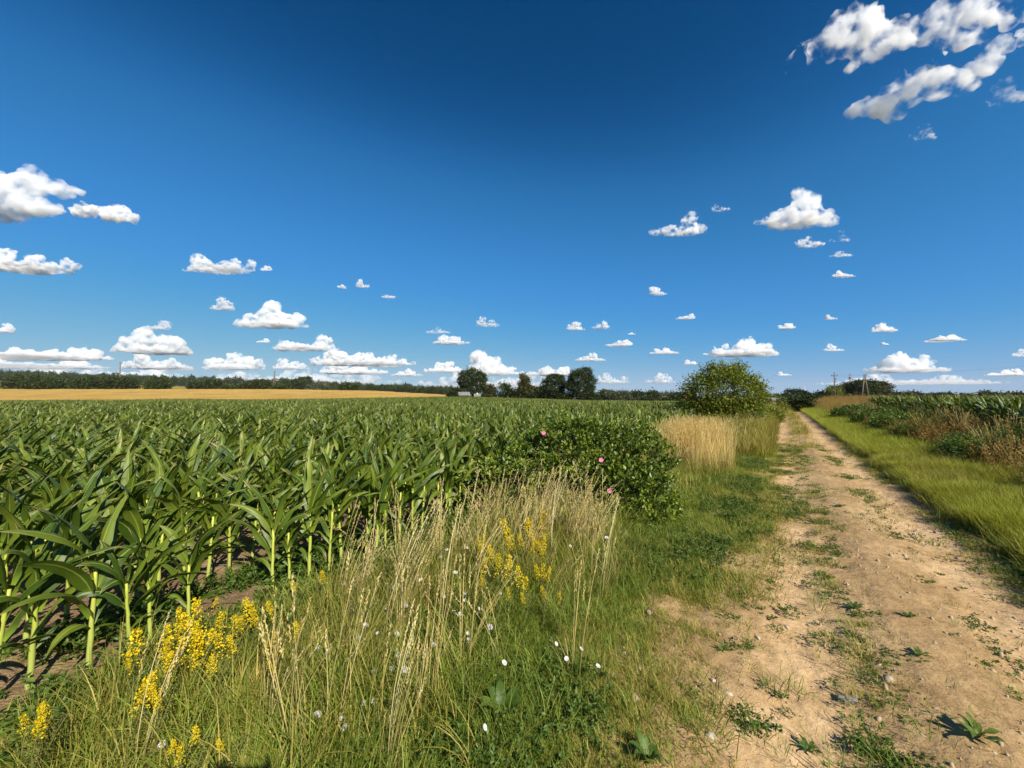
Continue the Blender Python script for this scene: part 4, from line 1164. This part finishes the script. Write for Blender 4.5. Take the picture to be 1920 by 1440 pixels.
# the roadside bush -----------------------------------------------------------------
BX, BY = dpt(1358, 20.8); bz = h1(BX, BY)
bush = thing('roadside_bush', 'big round green bush with ragged top standing left of the dirt track', 'bush', (BX, BY, bz))
lob = []
for px, py, rx, rz in ((1318, 735, 1.0, .95), (1358, 730, 1.15, 1.1), (1396, 738, 1.0, .95), (1305, 768, .75, .9), (1340, 775, 1.2, .8), (1385, 778, 1.2, .8), (1410, 752, .55, .7), (1335, 704, .5, .6), (1385, 702, .5, .55), (1360, 706, .45, .4), (1412, 785, .55, .5)):
    p = rel(px, py, 20.8); q = rnd.uniform(-.4, .4)
    lob.append((p[0] - BX + FW[0] * q, p[1] - BY + FW[1] * q, p[2] - bz, rx, rx, rz))
g = Geo(); leafmass(g, lob, 1450, 15, .12, .17, 8, .6, aspect=.55, zmin=.05, shell=.5)
tops = []
for px, py in ((1310, 682), (1314, 690), (1388, 680), (1392, 690), (1298, 712), (1286, 724), (1420, 716), (1436, 735), (1345, 686), (1365, 684), (1402, 697), (1378, 692), (1330, 690), (1428, 725)):
    e = rel(px, py, 20.8) - [BX, BY, bz]; tops.append(e)
    b = e * .7 + np.array([0, 0, .15]); n = 26; s = rng.random(n)
    P = b + (e - b) * s[:, None] + rng.normal(size=(n, 3)) * .06
    leaves(g, P, rng.normal(size=(n, 3)) + [0, 0, .8], rng.uniform(.07, .12, n), rng.random(n), .5)
for k in range(70):
    L = lob[rnd.randrange(len(lob))]; a = rnd.uniform(0, 6.283); el = rnd.uniform(.1, 1.2)
    dv = np.array([math.cos(a) * math.cos(el), math.sin(a) * math.cos(el), math.sin(el)])
    b = np.array(L[:3]) + dv * np.array(L[3:]) * .9; e = b + nrm(dv + [0, 0, 1.1]) * rnd.uniform(.25, .65)
    n = 16; s = rng.random(n)
    leaves(g, b + (e - b) * s[:, None] + rng.normal(size=(n, 3)) * .05, rng.normal(size=(n, 3)) + [0, 0, .8], rng.uniform(.07, .13, n), np.clip(.3 + .6 * rng.random(n), 0, 1), .5)
g.obj('foliage', M['shrub'], bush)
g = Geo()
for e in tops + [np.array(l[:3]) for l in lob]:
    tube(g, [np.array([e[0] * .12, e[1] * .12, -.05]), e * .5 + [0, 0, .1], e], [.035, .02, .006], 5, rnd.random())
g.obj('branches', M['bark'], bush)
for px, py, d, w, h_, lab, mt in ((1440, 782, 24, .7, .75, 'small yellowing shrub at the right foot of the big roadside bush', 'shrub'), (1445, 742, 40, 1.3, 1.7, 'loose bush behind the big roadside bush close to the track', 'shrub'),
                              (1600, 790, 23, .9, .7, 'dark low shrub on the right bank before the mown field', 'herb'), (1690, 815, 14.5, .7, .62, 'dark green shrub in the shade of the right bank', 'herb'), (1645, 800, 18, .8, .62, 'rounded dark shrub between the two others on the right bank', 'herb')):
    X, Y = dpt(px, d); zz = h1(X, Y); o = thing('shrub', lab, 'bush', (X, Y, zz))
    g = Geo(); leafmass(g, [(0, 0, h_ * .5, w, w, h_ * .6), (w * .5, .2, h_ * .4, w * .6, w * .6, h_ * .45), (-w * .5, -.1, h_ * .45, w * .6, w * .6, h_ * .5)], 130, 14, .07 + d * .002, .11, int(px), .5, zmin=.02); g.obj('foliage', M[mt], o)
    g = Geo()
    for k in range(6):
        a = k; tube(g, [(0, 0, -.05), (w * .2 * math.cos(a), w * .2 * math.sin(a), h_ * .4), (w * .5 * math.cos(a), w * .5 * math.sin(a), h_ * .8)], [.02, .012, .004], 5)
    g.obj('branches', M['bark'], o)

# ------------------------------------------------------------------ distant trees, hedges, poles, buildings
def tree(name, label, cat, px, d, ytop, ybase, wpx, seed, mat='tree', shape='round', group=None, trunk=True, twigs=None, zb=None):
    """a tree or bush seen at depth d between ytop and ybase, wpx wide in the photograph"""
    X, Y = dpt(px, d); z0 = h1(X, Y) if zb is None else zb
    top = zat(ytop, d); h = max(top - z0, 1.0); w = wpx / FPX * d / 2
    o = thing(name, label, cat, (X, Y, z0), YAW, group)
    r = np.random.default_rng(seed)
    lob = []
    if shape == 'round':
        c = h * .535; rz = h * .465
        lob.append((0, 0, c, w * .72, w * .72, rz * .86))
        for k in range(9):
            a = r.uniform(0, 6.283); e = r.uniform(-.55, .75); q = math.sqrt(1 - e * e) * .62
            lob.append((w * q * math.cos(a), w * q * math.sin(a), c + rz * e * .75, w * r.uniform(.32, .46), w * r.uniform(.32, .46), rz * r.uniform(.28, .42)))
    elif shape == 'bush':
        for k in range(max(4, int(2.6 * w / h * 2))):
            u = r.uniform(-1, 1); hh = h * (1 - .45 * abs(u) ** 2.5) * r.uniform(.78, 1.02)
            lob.append((u * w * .82, r.uniform(-.4, .4) * min(w, h), hh * .48, max(w * .22, h * .34) * r.uniform(.8, 1.2), h * .42, hh * .50))
    elif shape == 'layers':
        for k in range(7):
            f = k / 6; a = r.uniform(0, 6.283); q = w * (1 - .55 * f) * .5
            lob.append((q * math.cos(a), q * math.sin(a), h * (.38 + .55 * f), w * (.62 - .28 * f), w * (.62 - .28 * f), h * .09))
    g = Geo()
    area = w * h
    n = int(max((twigs or 0) * 1.7, min(max(area * 13.0, 160), 720)))
    ls = max(.14, 2.0 * d / FPX)
    if shape == 'bush': ls *= 1.25; n = int(n * 1.3)
    leafmass(g, lob, n, 14, ls * 1.15, ls * 1.25, seed, .5, aspect=.8, zmin=.0 if shape == 'bush' else h * .08, shell=.5 if shape == 'bush' else .6)
    # a dark woody core so the crown is not hollow
    g.obj('crown', M[mat], o)
    if trunk:
        g = Geo()
        tube(g, [(0, 0, -.3), (.05 * w, 0, h * .25), (0, 0, h * .62)], [h * .030, h * .024, h * .010], 7)
        for k in range(5):
            a = 1.25 * k + r.uniform(-.3, .3); zz = h * (.26 + .07 * k)
            tube(g, [(0, 0, zz), (w * .32 * math.cos(a), w * .32 * math.sin(a), zz + h * .12), (w * .58 * math.cos(a), w * .58 * math.sin(a), zz + h * .22)], [h * .014, h * .010, h * .004], 5)
        g.obj('trunk', M['bark'], o)
    return o

D0 = 181
HG = 'hedges behind the ripe wheat field'
for px, yt, w, d, lab, sd in ((48, 704, 140, D0, 'long dark hedge at the left edge behind the wheat', 1), (200, 706, 130, D0, 'long dark hedge under the single concrete pole', 2), (297, 711, 54, D0, 'rounded dark hedge clump right of the concrete pole', 3),
                              (376, 714, 26, D0, 'left one of two touching round bushes beyond the wheat', 4), (398, 715, 26, D0, 'right one of two touching round bushes beyond the wheat', 5), (421, 726, 12, D0, 'very small bush between the round bushes and the green hedge', 6), (444, 726, 8, D0, 'tiny dark bush just left of the green hedge', 7),
                              (486, 714, 66, D0, 'green hedge at the foot of the wooden A-frame pole', 8), (524, 724, 18, D0, 'low dark bush right beside the A-frame pole', 9), (655, 721, 28, 184, 'small bush alone at the right end of the wheat', 10)):
    tree('hedge' if w > 50 else 'bush', lab, 'hedge' if w > 50 else 'bush', px, d, yt, 731, w, 40 + sd, 'tree', 'bush', HG, trunk=True, twigs=int(90 + w * 3.2))
for px, yt, w, d, mt, sh, lab, sd in ((535, 716, 24, 330, 'tree', 'bush', 'low tree group right behind the A-frame pole', 1), (552, 714, 22, 330, 'tree', 'bush', 'tree left of the pointed tree in the meadow', 2), (571, 709, 26, 330, 'tree', 'round', 'pointed dark tree rising over the meadow edge', 3), (592, 716, 30, 330, 'tree_grey', 'bush', 'grey-green willow right of the pointed tree', 4)):
    tree('tree', lab, 'tree', px, d, yt, 727, w, 60 + sd, mt, sh, None)
# the group of trees beyond the maize in the centre
tree('small_tree', 'small dark bush left of the lone round oak', 'bush', 853, 112, 727, 744, 18, 71, 'tree', 'bush')
tree('oak_tree', 'lone round oak with dark crown standing beyond the maize field', 'tree', 885, 112, 687, 747, 52, 72, 'tree', 'round', None, True, 420)
for px, yt, w, d, mt, sh, lab, sd in ((920, 722, 34, 112, 'tree_warm', 'bush', 'low brownish bush right of the lone oak', 1), (948, 718, 36, 112, 'tree', 'bush', 'uneven green bush between oak and layered pine', 2), (982, 724, 50, 108, 'tree_warm', 'bush', 'olive bush at the foot of the layered pine', 3), (1015, 733, 70, 104, 'tree', 'bush', 'low dark bush in front of the round trees', 4), (1003, 716, 24, 112, 'tree_warm', 'bush', 'thin brown bush between pine and round trees', 5)):
    tree('bush', lab, 'bush', px, d, yt, 748, w, 80 + sd, mt, sh, 'bushes of the copse beyond the maize')
tree('pine_tree', 'layered reddish pine rising above the copse bushes', 'tree', 982, 110, 703, 748, 32, 91, 'tree_warm', 'layers', None, True, 200)
tree('round_tree', 'smaller round tree leaning against the tallest tree', 'tree', 1036, 104, 700, 750, 56, 92, 'tree', 'round', None, True, 420)
tree('round_tree', 'tallest broad round tree at the right end of the copse', 'tree', 1086, 100, 688, 754, 60, 93, 'tree', 'round', None, True, 520)
tree('bush', 'low bush between the two round trees of the copse', 'bush', 1060, 100, 736, 753, 30, 95, 'tree', 'bush')
tree('bush', 'small bush at the right foot of the tallest tree', 'bush', 1112, 104, 735, 752, 22, 94, 'tree', 'bush')
for i, (px, yt, w, d, mt, lab) in enumerate(((1140, 734, 44, 210, 'tree_grey', 'grey-green bush just right of the copse'), (1137, 731, 14, 215, 'tree', 'small pointed tree above the grey-green bush'), (1166, 733, 40, 215, 'tree_grey', 'pale willow in the far tree line'), (1198, 736, 40, 215, 'tree', 'dark tree in the far line left of the stubble field'), (1222, 734, 22, 210, 'tree', 'round tree just left of the pale stubble field'), (1212, 745, 46, 150, 'tree', 'low dark hedge along the far maize edge'), (1247, 746, 14, 160, 'tree', 'little bush before the pale stubble field'), (1266, 736, 24, 165, 'tree', 'dark tree between stubble field and red roof'))):
    tree('tree', lab, 'tree', px, d, yt, 750, w, 100 + i, mt, 'bush', None, True, 90, zat(757, d))
# right of the track
RB = 'trees behind the poles on the right'
for i, (px, yt, w, d, yb, mt, sh, lab, grp) in enumerate((
        (1497, 737, 46, 42, 771, 'tree', 'bush', 'dark rounded bush overhanging the end of the track', None), (1478, 745, 20, 60, 766, 'tree', 'bush', 'small dark bush left of the overhanging bush', None),
        (1450, 739, 36, 125, 752, 'tree', 'bush', 'dark trees behind the grey barn roof', RB), (1487, 729, 34, 130, 752, 'tree', 'round', 'round tree above the overhanging bush', RB), (1516, 731, 40, 128, 752, 'tree', 'bush', 'wide dark tree right of the round tree', RB), (1542, 733, 34, 126, 752, 'tree', 'bush', 'low dark tree left of the crossarm pole', RB),
        (1563, 723, 26, 124, 752, 'shrub', 'round', 'yellowish tree right behind the crossarm pole', RB), (1590, 718, 38, 126, 752, 'tree_warm', 'round', 'brownish tree between the crossarm pole and big tree', RB), (1618, 710, 54, 124, 752, 'tree', 'round', 'biggest dark tree behind the wooden A-frame pole', RB), (1643, 714, 46, 128, 752, 'tree_warm', 'round', 'dark round tree just left of the wind turbine', RB), (1600, 736, 60, 120, 752, 'tree', 'bush', 'dark undergrowth under the big trees', RB), (1652, 735, 40, 120, 752, 'tree', 'bush', 'dark bush below the wind turbine', RB),
        (1688, 736, 36, 190, 752, 'tree', 'bush', 'first low tree right of the wind turbine', RB), (1712, 737, 34, 190, 752, 'tree', 'bush', 'second low tree right of the wind turbine', RB), (1752, 736, 46, 190, 752, 'tree', 'bush', 'low flat tree group over the right maize', RB), (1778, 739, 30, 190, 752, 'tree', 'bush', 'lowest small tree over the right maize', RB), (1842, 734, 42, 180, 752, 'tree', 'bush', 'domed tree over the right maize', RB), (1888, 734, 54, 180, 752, 'tree', 'bush', 'wide domed tree near the right edge over the maize', RB), (1815, 741, 40, 190, 752, 'tree', 'bush', 'thin low trees between the domed trees', RB), (1925, 739, 40, 180, 752, 'tree', 'bush', 'tree cut by the right edge above the maize', RB))):
    tree('tree' if d > 80 else 'bush', lab, 'tree' if d > 80 else 'bush', px, d, yt, yb, w, 130 + i, mt, sh, grp, True, None, zat(yb + 3, d) if d > 70 else None)

# the air: thin summer haze over the whole place
def haze():
    m, n, l = newmat('haze')
    v = n.new('ShaderNodeVolumePrincipled'); v.inputs['Color'].default_value = (.86, .92, 1, 1); v.inputs['Density'].default_value = HAZE
    o = n.new('ShaderNodeOutputMaterial'); l.new(v.outputs[0], o.inputs['Volume'])
    g = Geo(); box(g, (0, 0, 34), (7600, 7600, 124)); tag(g.obj('haze', m, None, False), 'thin summer haze over the fields', 'haze', None, 'stuff')
HAZE = .00006
haze()
# the far forest: nobody can count it
def lowtree(kind):
    g = Geo(); h = rnd.uniform(11, 17); w = h * (.20 if kind else .34)
    lob = [(0, 0, h * .62, w, w, h * .36)] if kind else [(rnd.uniform(-.3, .3) * w, rnd.uniform(-.3, .3) * w, h * rnd.uniform(.45, .72), w * .7, w * .7, h * .27) for _ in range(4)]
    leafmass(g, lob, 45, 7, 1.3, 1.0, rnd.randrange(999), .4, aspect=.9, shell=.6)
    tube(g, [(0, 0, -1), (0, 0, h * .5)], [.25, .12], 5, 0)
    return g.mesh('forest_tree', M['tree'])
FT = [lowtree(k % 2) for k in range(6)]
def forest(name, p0, p1, d0, d1, n, label, s0=.8, s1=1.15):
    p = rng.uniform(p0, p1, n); d = np.sqrt(rng.uniform(d0 ** 2, d1 ** 2, n)); t = (p - 960) / FPX
    X = FW[0] * d + RT[0] * t * d; Y = FW[1] * d + RT[1] * t * d
    scatter(name, FT, np.stack([X, Y, H(X, Y)], 1), np.stack([0 * X, 0 * X, rng.uniform(0, 6.28, n)], 1), rng.uniform(s0, s1, n), label, 'forest')
forest('far_forest', -160, 870, 560, 820, 3600, 'continuous dark forest along the far left horizon', .52, 1.12)
forest('mid_wood', -160, 330, 440, 520, 500, 'lighter woodland in front of the far left forest', .55, .8)
forest('edge_wood', 690, 870, 330, 420, 420, 'dark wood along the right end of the wheat field', .40, .58)
forest('right_far_wood', 1090, 1300, 600, 800, 700, 'thin bluish far wood above the stubble field', .8, 1.1)

# poles -------------------------------------------------------------------------
def wire(pts, sag, label, r=.012):
    g = Geo()
    for a, b in zip(pts[:-1], pts[1:]):
        a, b = np.array(a, float), np.array(b, float)
        tube(g, [a + (b - a) * s - np.array([0, 0, sag * 4 * s * (1 - s)]) for s in np.linspace(0, 1, 14)], r, 4)
    tag(g.obj('overhead_wire', M['wire']), label, 'wire', 'overhead wires between the poles')

def insul(g_parent, pts):
    for p in pts:
        g = Geo(); p = np.array(p); tube(g, [p, p + [0, 0, .10], p + [0, 0, .26]], [.05, .09, .05], 7); g.obj('insulator', M['iron'], g_parent)
UP = 'utility poles of the overhead line'
X1, Y1 = dpt(1565, 118); z1 = h1(X1, Y1); hp = zat(699, 118) - z1
o = thing('utility_pole', 'tall utility pole with a wide crossarm and three insulators beside the mown field', 'utility pole', (X1, Y1, z1), YAW + .15, UP)
g = Geo(); tube(g, [(0, 0, -.5), (0, 0, hp)], [.20, .13], 8); g.obj('pole', M['wood'], o)
g = Geo(); box(g, (0, 0, hp - .95), (2.1, .16, .16)); g.obj('crossarm', M['iron'], o, False)
g = Geo(); box(g, (.28, 0, hp - 1.9), (.75, .2, .34)); box(g, (.22, 0, hp - 2.8), (.6, .2, .3)); g.obj('bracket', M['iron'], o, False)
insul(o, [(-1.0, 0, hp - .86), (1.0, 0, hp - .86), (0, 0, hp)])
X2, Y2 = dpt(1595, 190); z2 = zat(750, 190); h2 = zat(701, 190) - z2
o = thing('utility_pole', 'second utility pole with box-like top rising behind the dark trees', 'utility pole', (X2, Y2, z2), YAW, UP)
g = Geo(); tube(g, [(0, 0, -.5), (0, 0, h2)], [.22, .14], 8); g.obj('pole', M['concrete'], o)
g = Geo(); box(g, (0, 0, h2 - .6), (1.0, .18, .16)); g.obj('crossarm', M['iron'], o, False)
g = Geo(); box(g, (0, .2, h2 - 2.0), (.75, .5, 1.1)); g.obj('transformer', M['iron'], o, False)
insul(o, [(-.45, 0, h2 - .5), (.45, 0, h2 - .5), (0, 0, h2)])
def aframe(px, d, yt, yb, wpx, label, mat, tilt=0.0, zb=None):
    X, Y = dpt(px, d); z = h1(X, Y) if zb is None else zb; h = zat(yt, d) - z; w = wpx / FPX * d
    o = thing('a_frame_pole', label, 'utility pole', (X, Y, z), YAW, UP)
    for s, lean in ((-1, 0.0), (1, 0)):
        g = Geo(); tube(g, [(s * w / 2 + tilt * w, 0, -.4), (s * .10, 0, h - .25)], [.20, .14], 8); g.obj('pole', mat, o)
    g = Geo(); box(g, (tilt * w * .2, 0, h * .72), (w * .42, .14, .16)); g.obj('brace', mat, o, False)
    g = Geo(); box(g, (.12, 0, h - .35), (.85, .14, .14)); g.obj('crossarm', M['iron'], o, False)
    insul(o, [(-.2, 0, h - .25), (.5, 0, h - .25), (.1, 0, h - .1)])
    return np.array([X, Y, z + h])
pa = aframe(1622, 112, 702, 753, 15, 'dark wooden A-frame pole standing before the biggest tree on the right', M['wood'])
pb = aframe(514, 180, 696, 730, 5, 'slim A-frame pole standing in the hedge behind the wheat', M['wood'])
X, Y = dpt(224, 183); z = h1(X, Y); h = zat(680, 183) - z
o = thing('concrete_pole', 'single slender concrete pole rising from the long hedge on the left', 'utility pole', (X, Y, z), YAW, UP)
g = Geo(); tube(g, [(0, 0, -.5), (0, 0, h)], [.34, .22], 8); g.obj('pole', M['wood'], o)
g = Geo(); box(g, (0, 0, h - .25), (.9, .16, .14)); g.obj('crossarm', M['iron'], o, False)
insul(o, [(-.4, 0, h - .15), (.4, 0, h - .15)])
c1, s1 = math.cos(YAW + .15), math.sin(YAW + .15)
t1 = lambda u, dz=0.0: (X1 + c1 * u, Y1 + s1 * u, z1 + hp - .62 + dz)
wire([t1(1.0), (X2 + .4 * RT[0], Y2 + .4 * RT[1], z2 + h2 - .3)], .9, 'wire from the crossarm pole to the second pole, right strand')
wire([t1(-1.0), (X2 - .4 * RT[0], Y2 - .4 * RT[1], z2 + h2 - .3)], .9, 'wire from the crossarm pole to the second pole, left strand')
q = dpt(2050, 70)
wire([tuple(pa), (q[0], q[1], zat(676, 70))], .5, 'thin wire running from the dark A-frame pole out past the right edge', .010)
wire([t1(0, .6), tuple(pa)], .5, 'short wire between the crossarm pole and the dark A-frame pole')
# a bird on the wing
b = dpt(1668, 96); o = thing('bird', 'small dark bird flying near the wire right of the poles', 'bird', (b[0], b[1], zat(698.6, 96)), YAW + .3)
g = Geo(); tube(g, [(-.20, 0, 0), (-.12, 0, .02), (0, 0, .03), (.12, 0, .03), (.17, 0, .05), (.22, 0, .045)], [.012, .04, .06, .045, .032, .006], 8); g.obj('body', M['iron'], o)
for s in (-1, 1):
    g = Geo(); g.add([(.08, s * .03, .05), (-.06, s * .03, .04), (-.05, s * .20, .09), (.07, s * .20, .10), (-.08, s * .40, .05), (0, s * .42, .06)], [(0, 1, 2, 3), (3, 2, 4, 5)]); w_ = g.obj('wing', M['iron'], o); w_.modifiers.new('t', 'SOLIDIFY').thickness = .012

# wind turbine -------------------------------------------------------------------
def turbine(px, d, yhub, rpx, rot, label, ztow):
    X, Y = dpt(px, d); hub = zat(yhub, d); o = thing('wind_turbine', label, 'wind turbine', (X, Y, ztow), YAW)
    h = hub - ztow; R = rpx / FPX * d
    g = Geo(); tube(g, [(0, 0, 0), (0, 0, h)], [R * .055, R * .030], 12); g.obj('tower', M['turbine'], o)
    g = Geo(); box(g, (0, R * .04, h + R * .01), (R * .07, R * .20, R * .07)); g.obj('nacelle', M['turbine'], o, False)
    g = Geo(); tube(g, [(0, -R * .05, h), (0, -R * .10, h), (0, -R * .14, h)], [R * .045, R * .04, R * .008], 10); g.obj('hub', M['turbine'], o)
    for k in range(3):
        a = rot + k * 2.094; u = np.array([math.cos(a), 0, math.sin(a)]); v = np.array([-math.sin(a), 0, math.cos(a)]); V = []
        for s in np.linspace(.02, 1, 8):
            c = R * (.075 if s < .3 else .075 * (1.18 - s * .95)) * (.5 if s < .05 else 1); p = u * R * s + np.array([0, -R * .10, h])
            V += [p - v * c * .4, p + np.array([0, -c * .22, 0]), p + v * c * .6, p + np.array([0, c * .18, 0])]
        Q = [(4 * i + j, 4 * i + (j + 1) % 4, 4 * i + 4 + (j + 1) % 4, 4 * i + 4 + j) for i in range(7) for j in range(4)] + [(28, 29, 30, 31)]
        g = Geo(); g.add(V, Q); g.obj('blade', M['turbine'], o)
turbine(1660, 1500, 724.5, 13, .12, 'white wind turbine turning beside the big dark tree on the right', -20)
turbine(1510, 2600, 734, 12, 1.75, 'far white wind turbine with one blade showing above the trees', -20)

# buildings -----------------------------------------------------------------------
def barn(name, label, cat, px, d, ytop, yeave, wpx, depth, rz, wall, roof, zb, door=True):
    X, Y = dpt(px, d); w = wpx / FPX * d; zr = zat(ytop, d); ze = zat(yeave, d)
    o = thing(name, label, cat, (X, Y, zb), YAW + rz); ze -= zb; zr -= zb; dd = depth / 2
    g = Geo(); w2 = w / 2
    g.add([(-w2, -dd, 0), (w2, -dd, 0), (w2, dd, 0), (-w2, dd, 0), (-w2, -dd, ze), (w2, -dd, ze), (w2, dd, ze), (-w2, dd, ze), (-w2, 0, zr), (w2, 0, zr)],
          [(0, 1, 5, 4), (2, 3, 7, 6), (1, 2, 6, 5), (3, 0, 4, 7)], [(5, 6, 9), (7, 4, 8)]); g.obj('wall', wall, o, False)
    ov = .35; t = .14; sl = (zr - ze) / dd
    for s in (-1, 1):
        g = Geo(); y1 = s * (dd + ov); z1_ = ze - ov * sl
        V = [(-w2 - ov, 0, zr + .03), (w2 + ov, 0, zr + .03), (w2 + ov, y1, z1_ + .03), (-w2 - ov, y1, z1_ + .03)]
        V = V + [(x_, y_, z_ + t) for x_, y_, z_ in V]
        g.add(V, [(3, 2, 1, 0), (4, 5, 6, 7), (0, 1, 5, 4), (1, 2, 6, 5), (2, 3, 7, 6), (3, 0, 4, 7)]); g.obj('roof', roof, o, False)
    if door:
        g = Geo(); box(g, (w * .12, -dd - .02, min(ze, 2.2) * .5), (min(w * .25, 2.6), .08, min(ze, 2.2))); g.obj('door', M['wall_brown'], o, False)
        g = Geo(); box(g, (-w * .28, -dd - .02, ze * .55), (min(.9, w * .2), .08, min(.8, ze * .3))); g.obj('window', M['iron'], o, False)
    return o
barn('barn', 'low barn with grey roof beyond the end of the track', 'barn', 1456, 118, 746.5, 752, 44, 7, .10, M['wall_brown'], M['roof_grey'], zat(762, 118))
barn('shed', 'small pale end-on shed in front of the dark barn wall', 'shed', 1463, 108, 751.5, 754, 8, 3, .9, M['wall_white'], M['roof_grey'], zat(762, 108), False)
barn('ruined_shed', 'low grey shed roof half hidden left under the lone oak', 'shed', 870, 106, 736, 741, 17, 4, .2, M['wall_brown'], M['roof_grey'], zat(752, 106))
o = barn('chapel', 'tiny white chapel with pointed roof under the lone oak', 'chapel', 895, 103, 739.5, 742, 7.5, 1.2, .1, M['wall_white'], M['roof_grey'], zat(752, 103), False)
g = Geo(); box(g, (0, 0, zat(738.5, 103) - zat(752, 103)), (.34, .34, .5)); tube(g, [(0, 0, zat(738, 103) - zat(752, 103)), (0, 0, zat(736.6, 103) - zat(752, 103))], [.2, .02], 8); g.obj('turret', M['wall_white'], o, False)
barn('farmhouse', 'red roofed farmhouse showing beside the roadside bush', 'house', 1276, 180, 742, 746, 20, 6, .3, M['roof_red'], M['roof_red'], zat(757, 180))

# the photographer, whose raised phone throws the small dark shadow at the bottom edge
def photographer():
    o = thing('person', 'person in dark clothes standing in the verge holding up a smartphone', 'person', (0, 0, 0), YAW)   # local +y looks along the camera, +x to its right
    b = -.42; gz = h1(-FW[0] * .4, -FW[1] * .4)
    J = [(0, b, .98, .13), (0, b, 1.18, .125), (0, b - .01, 1.38, .135), (0, b + .01, 1.50, .065), (0, b + .03, 1.60, .085), (0, b + .03, 1.70, .088)]
    E = [(0, 1), (1, 2), (2, 3), (3, 4), (4, 5)]
    for s in (-1, 1):
        k = len(J)
        J += [(s * .10, b, .92, .095), (s * .11, b + .02, .50, .062), (s * .12, b - .02, .09, .042), (s * .13, b + .14, .04, .036)]
        E += [(0, k), (k, k + 1), (k + 1, k + 2), (k + 2, k + 3)]
        k = len(J)
        J += [(s * .19, b, 1.40, .06), (s * .25, b + .16, 1.25, .044), (s * .12, b + .37, 1.55, .030), (s * .095, b + .40, 1.60, .028)]
        E += [(2, k), (k, k + 1), (k + 1, k + 2), (k + 2, k + 3)]
    me = bpy.data.meshes.new('body'); me.from_pydata([(x, y, z + gz * (1 - z / 1.63)) for x, y, z, r in J], E, [])
    bo = link('body', me, o); me.materials.append(M['cloth'])
    md = bo.modifiers.new('skin', 'SKIN'); bo.modifiers.new('sub', 'SUBSURF').levels = 2; bo.modifiers['sub'].render_levels = 2
    for i, v in enumerate(me.skin_vertices[0].data): v.radius = (J[i][3], J[i][3]); v.use_root = i == 0
    for s in (-1, 1):                                                # hands closed round the ends of the phone
        g = Geo()
        tube(g, [(s * .095, b + .385, 1.585), (s * .088, b + .398, 1.61), (s * .082, b + .405, 1.635)], [.026, .030, .022], 8)
        for f in range(4):
            z = 1.60 + f * .019
            tube(g, [(s * .092, b + .395, z), (s * .100, b + .412, z + .002), (s * .088, b + .424, z + .003), (s * .066 + s * .003 * f, b + .4245, z + .003)], [.009, .009, .008, .006], 6)
        tube(g, [(s * .090, b + .385, 1.60), (s * .074, b + .392, 1.615), (s * .058, b + .3985, 1.63)], [.011, .010, .007], 6)
        g.obj('hand', M['skin'], o)
    ph = thing('smartphone', 'dark smartphone held up sideways by the person', 'phone', (0, 0, EYE), YAW)
    g = Geo(); box(g, (0, -.012, -.012), (.160, .009, .077)); q = g.obj('case', M['iron'], ph, False); q.modifiers.new('b', 'BEVEL').width = .004
    g = Geo(); box(g, (0, -.0175, -.012), (.152, .0015, .070)); g.obj('screen', M['screen'], ph, False)
M['cloth'] = plain('dark_cloth', (.03, .035, .05), (.05, .055, .07), 20)
M['skin'] = plain('skin', (.50, .30, .21), None, 1, .6)
M['screen'] = plain('glass_screen', (.01, .01, .012), None, 1, .1)
photographer()
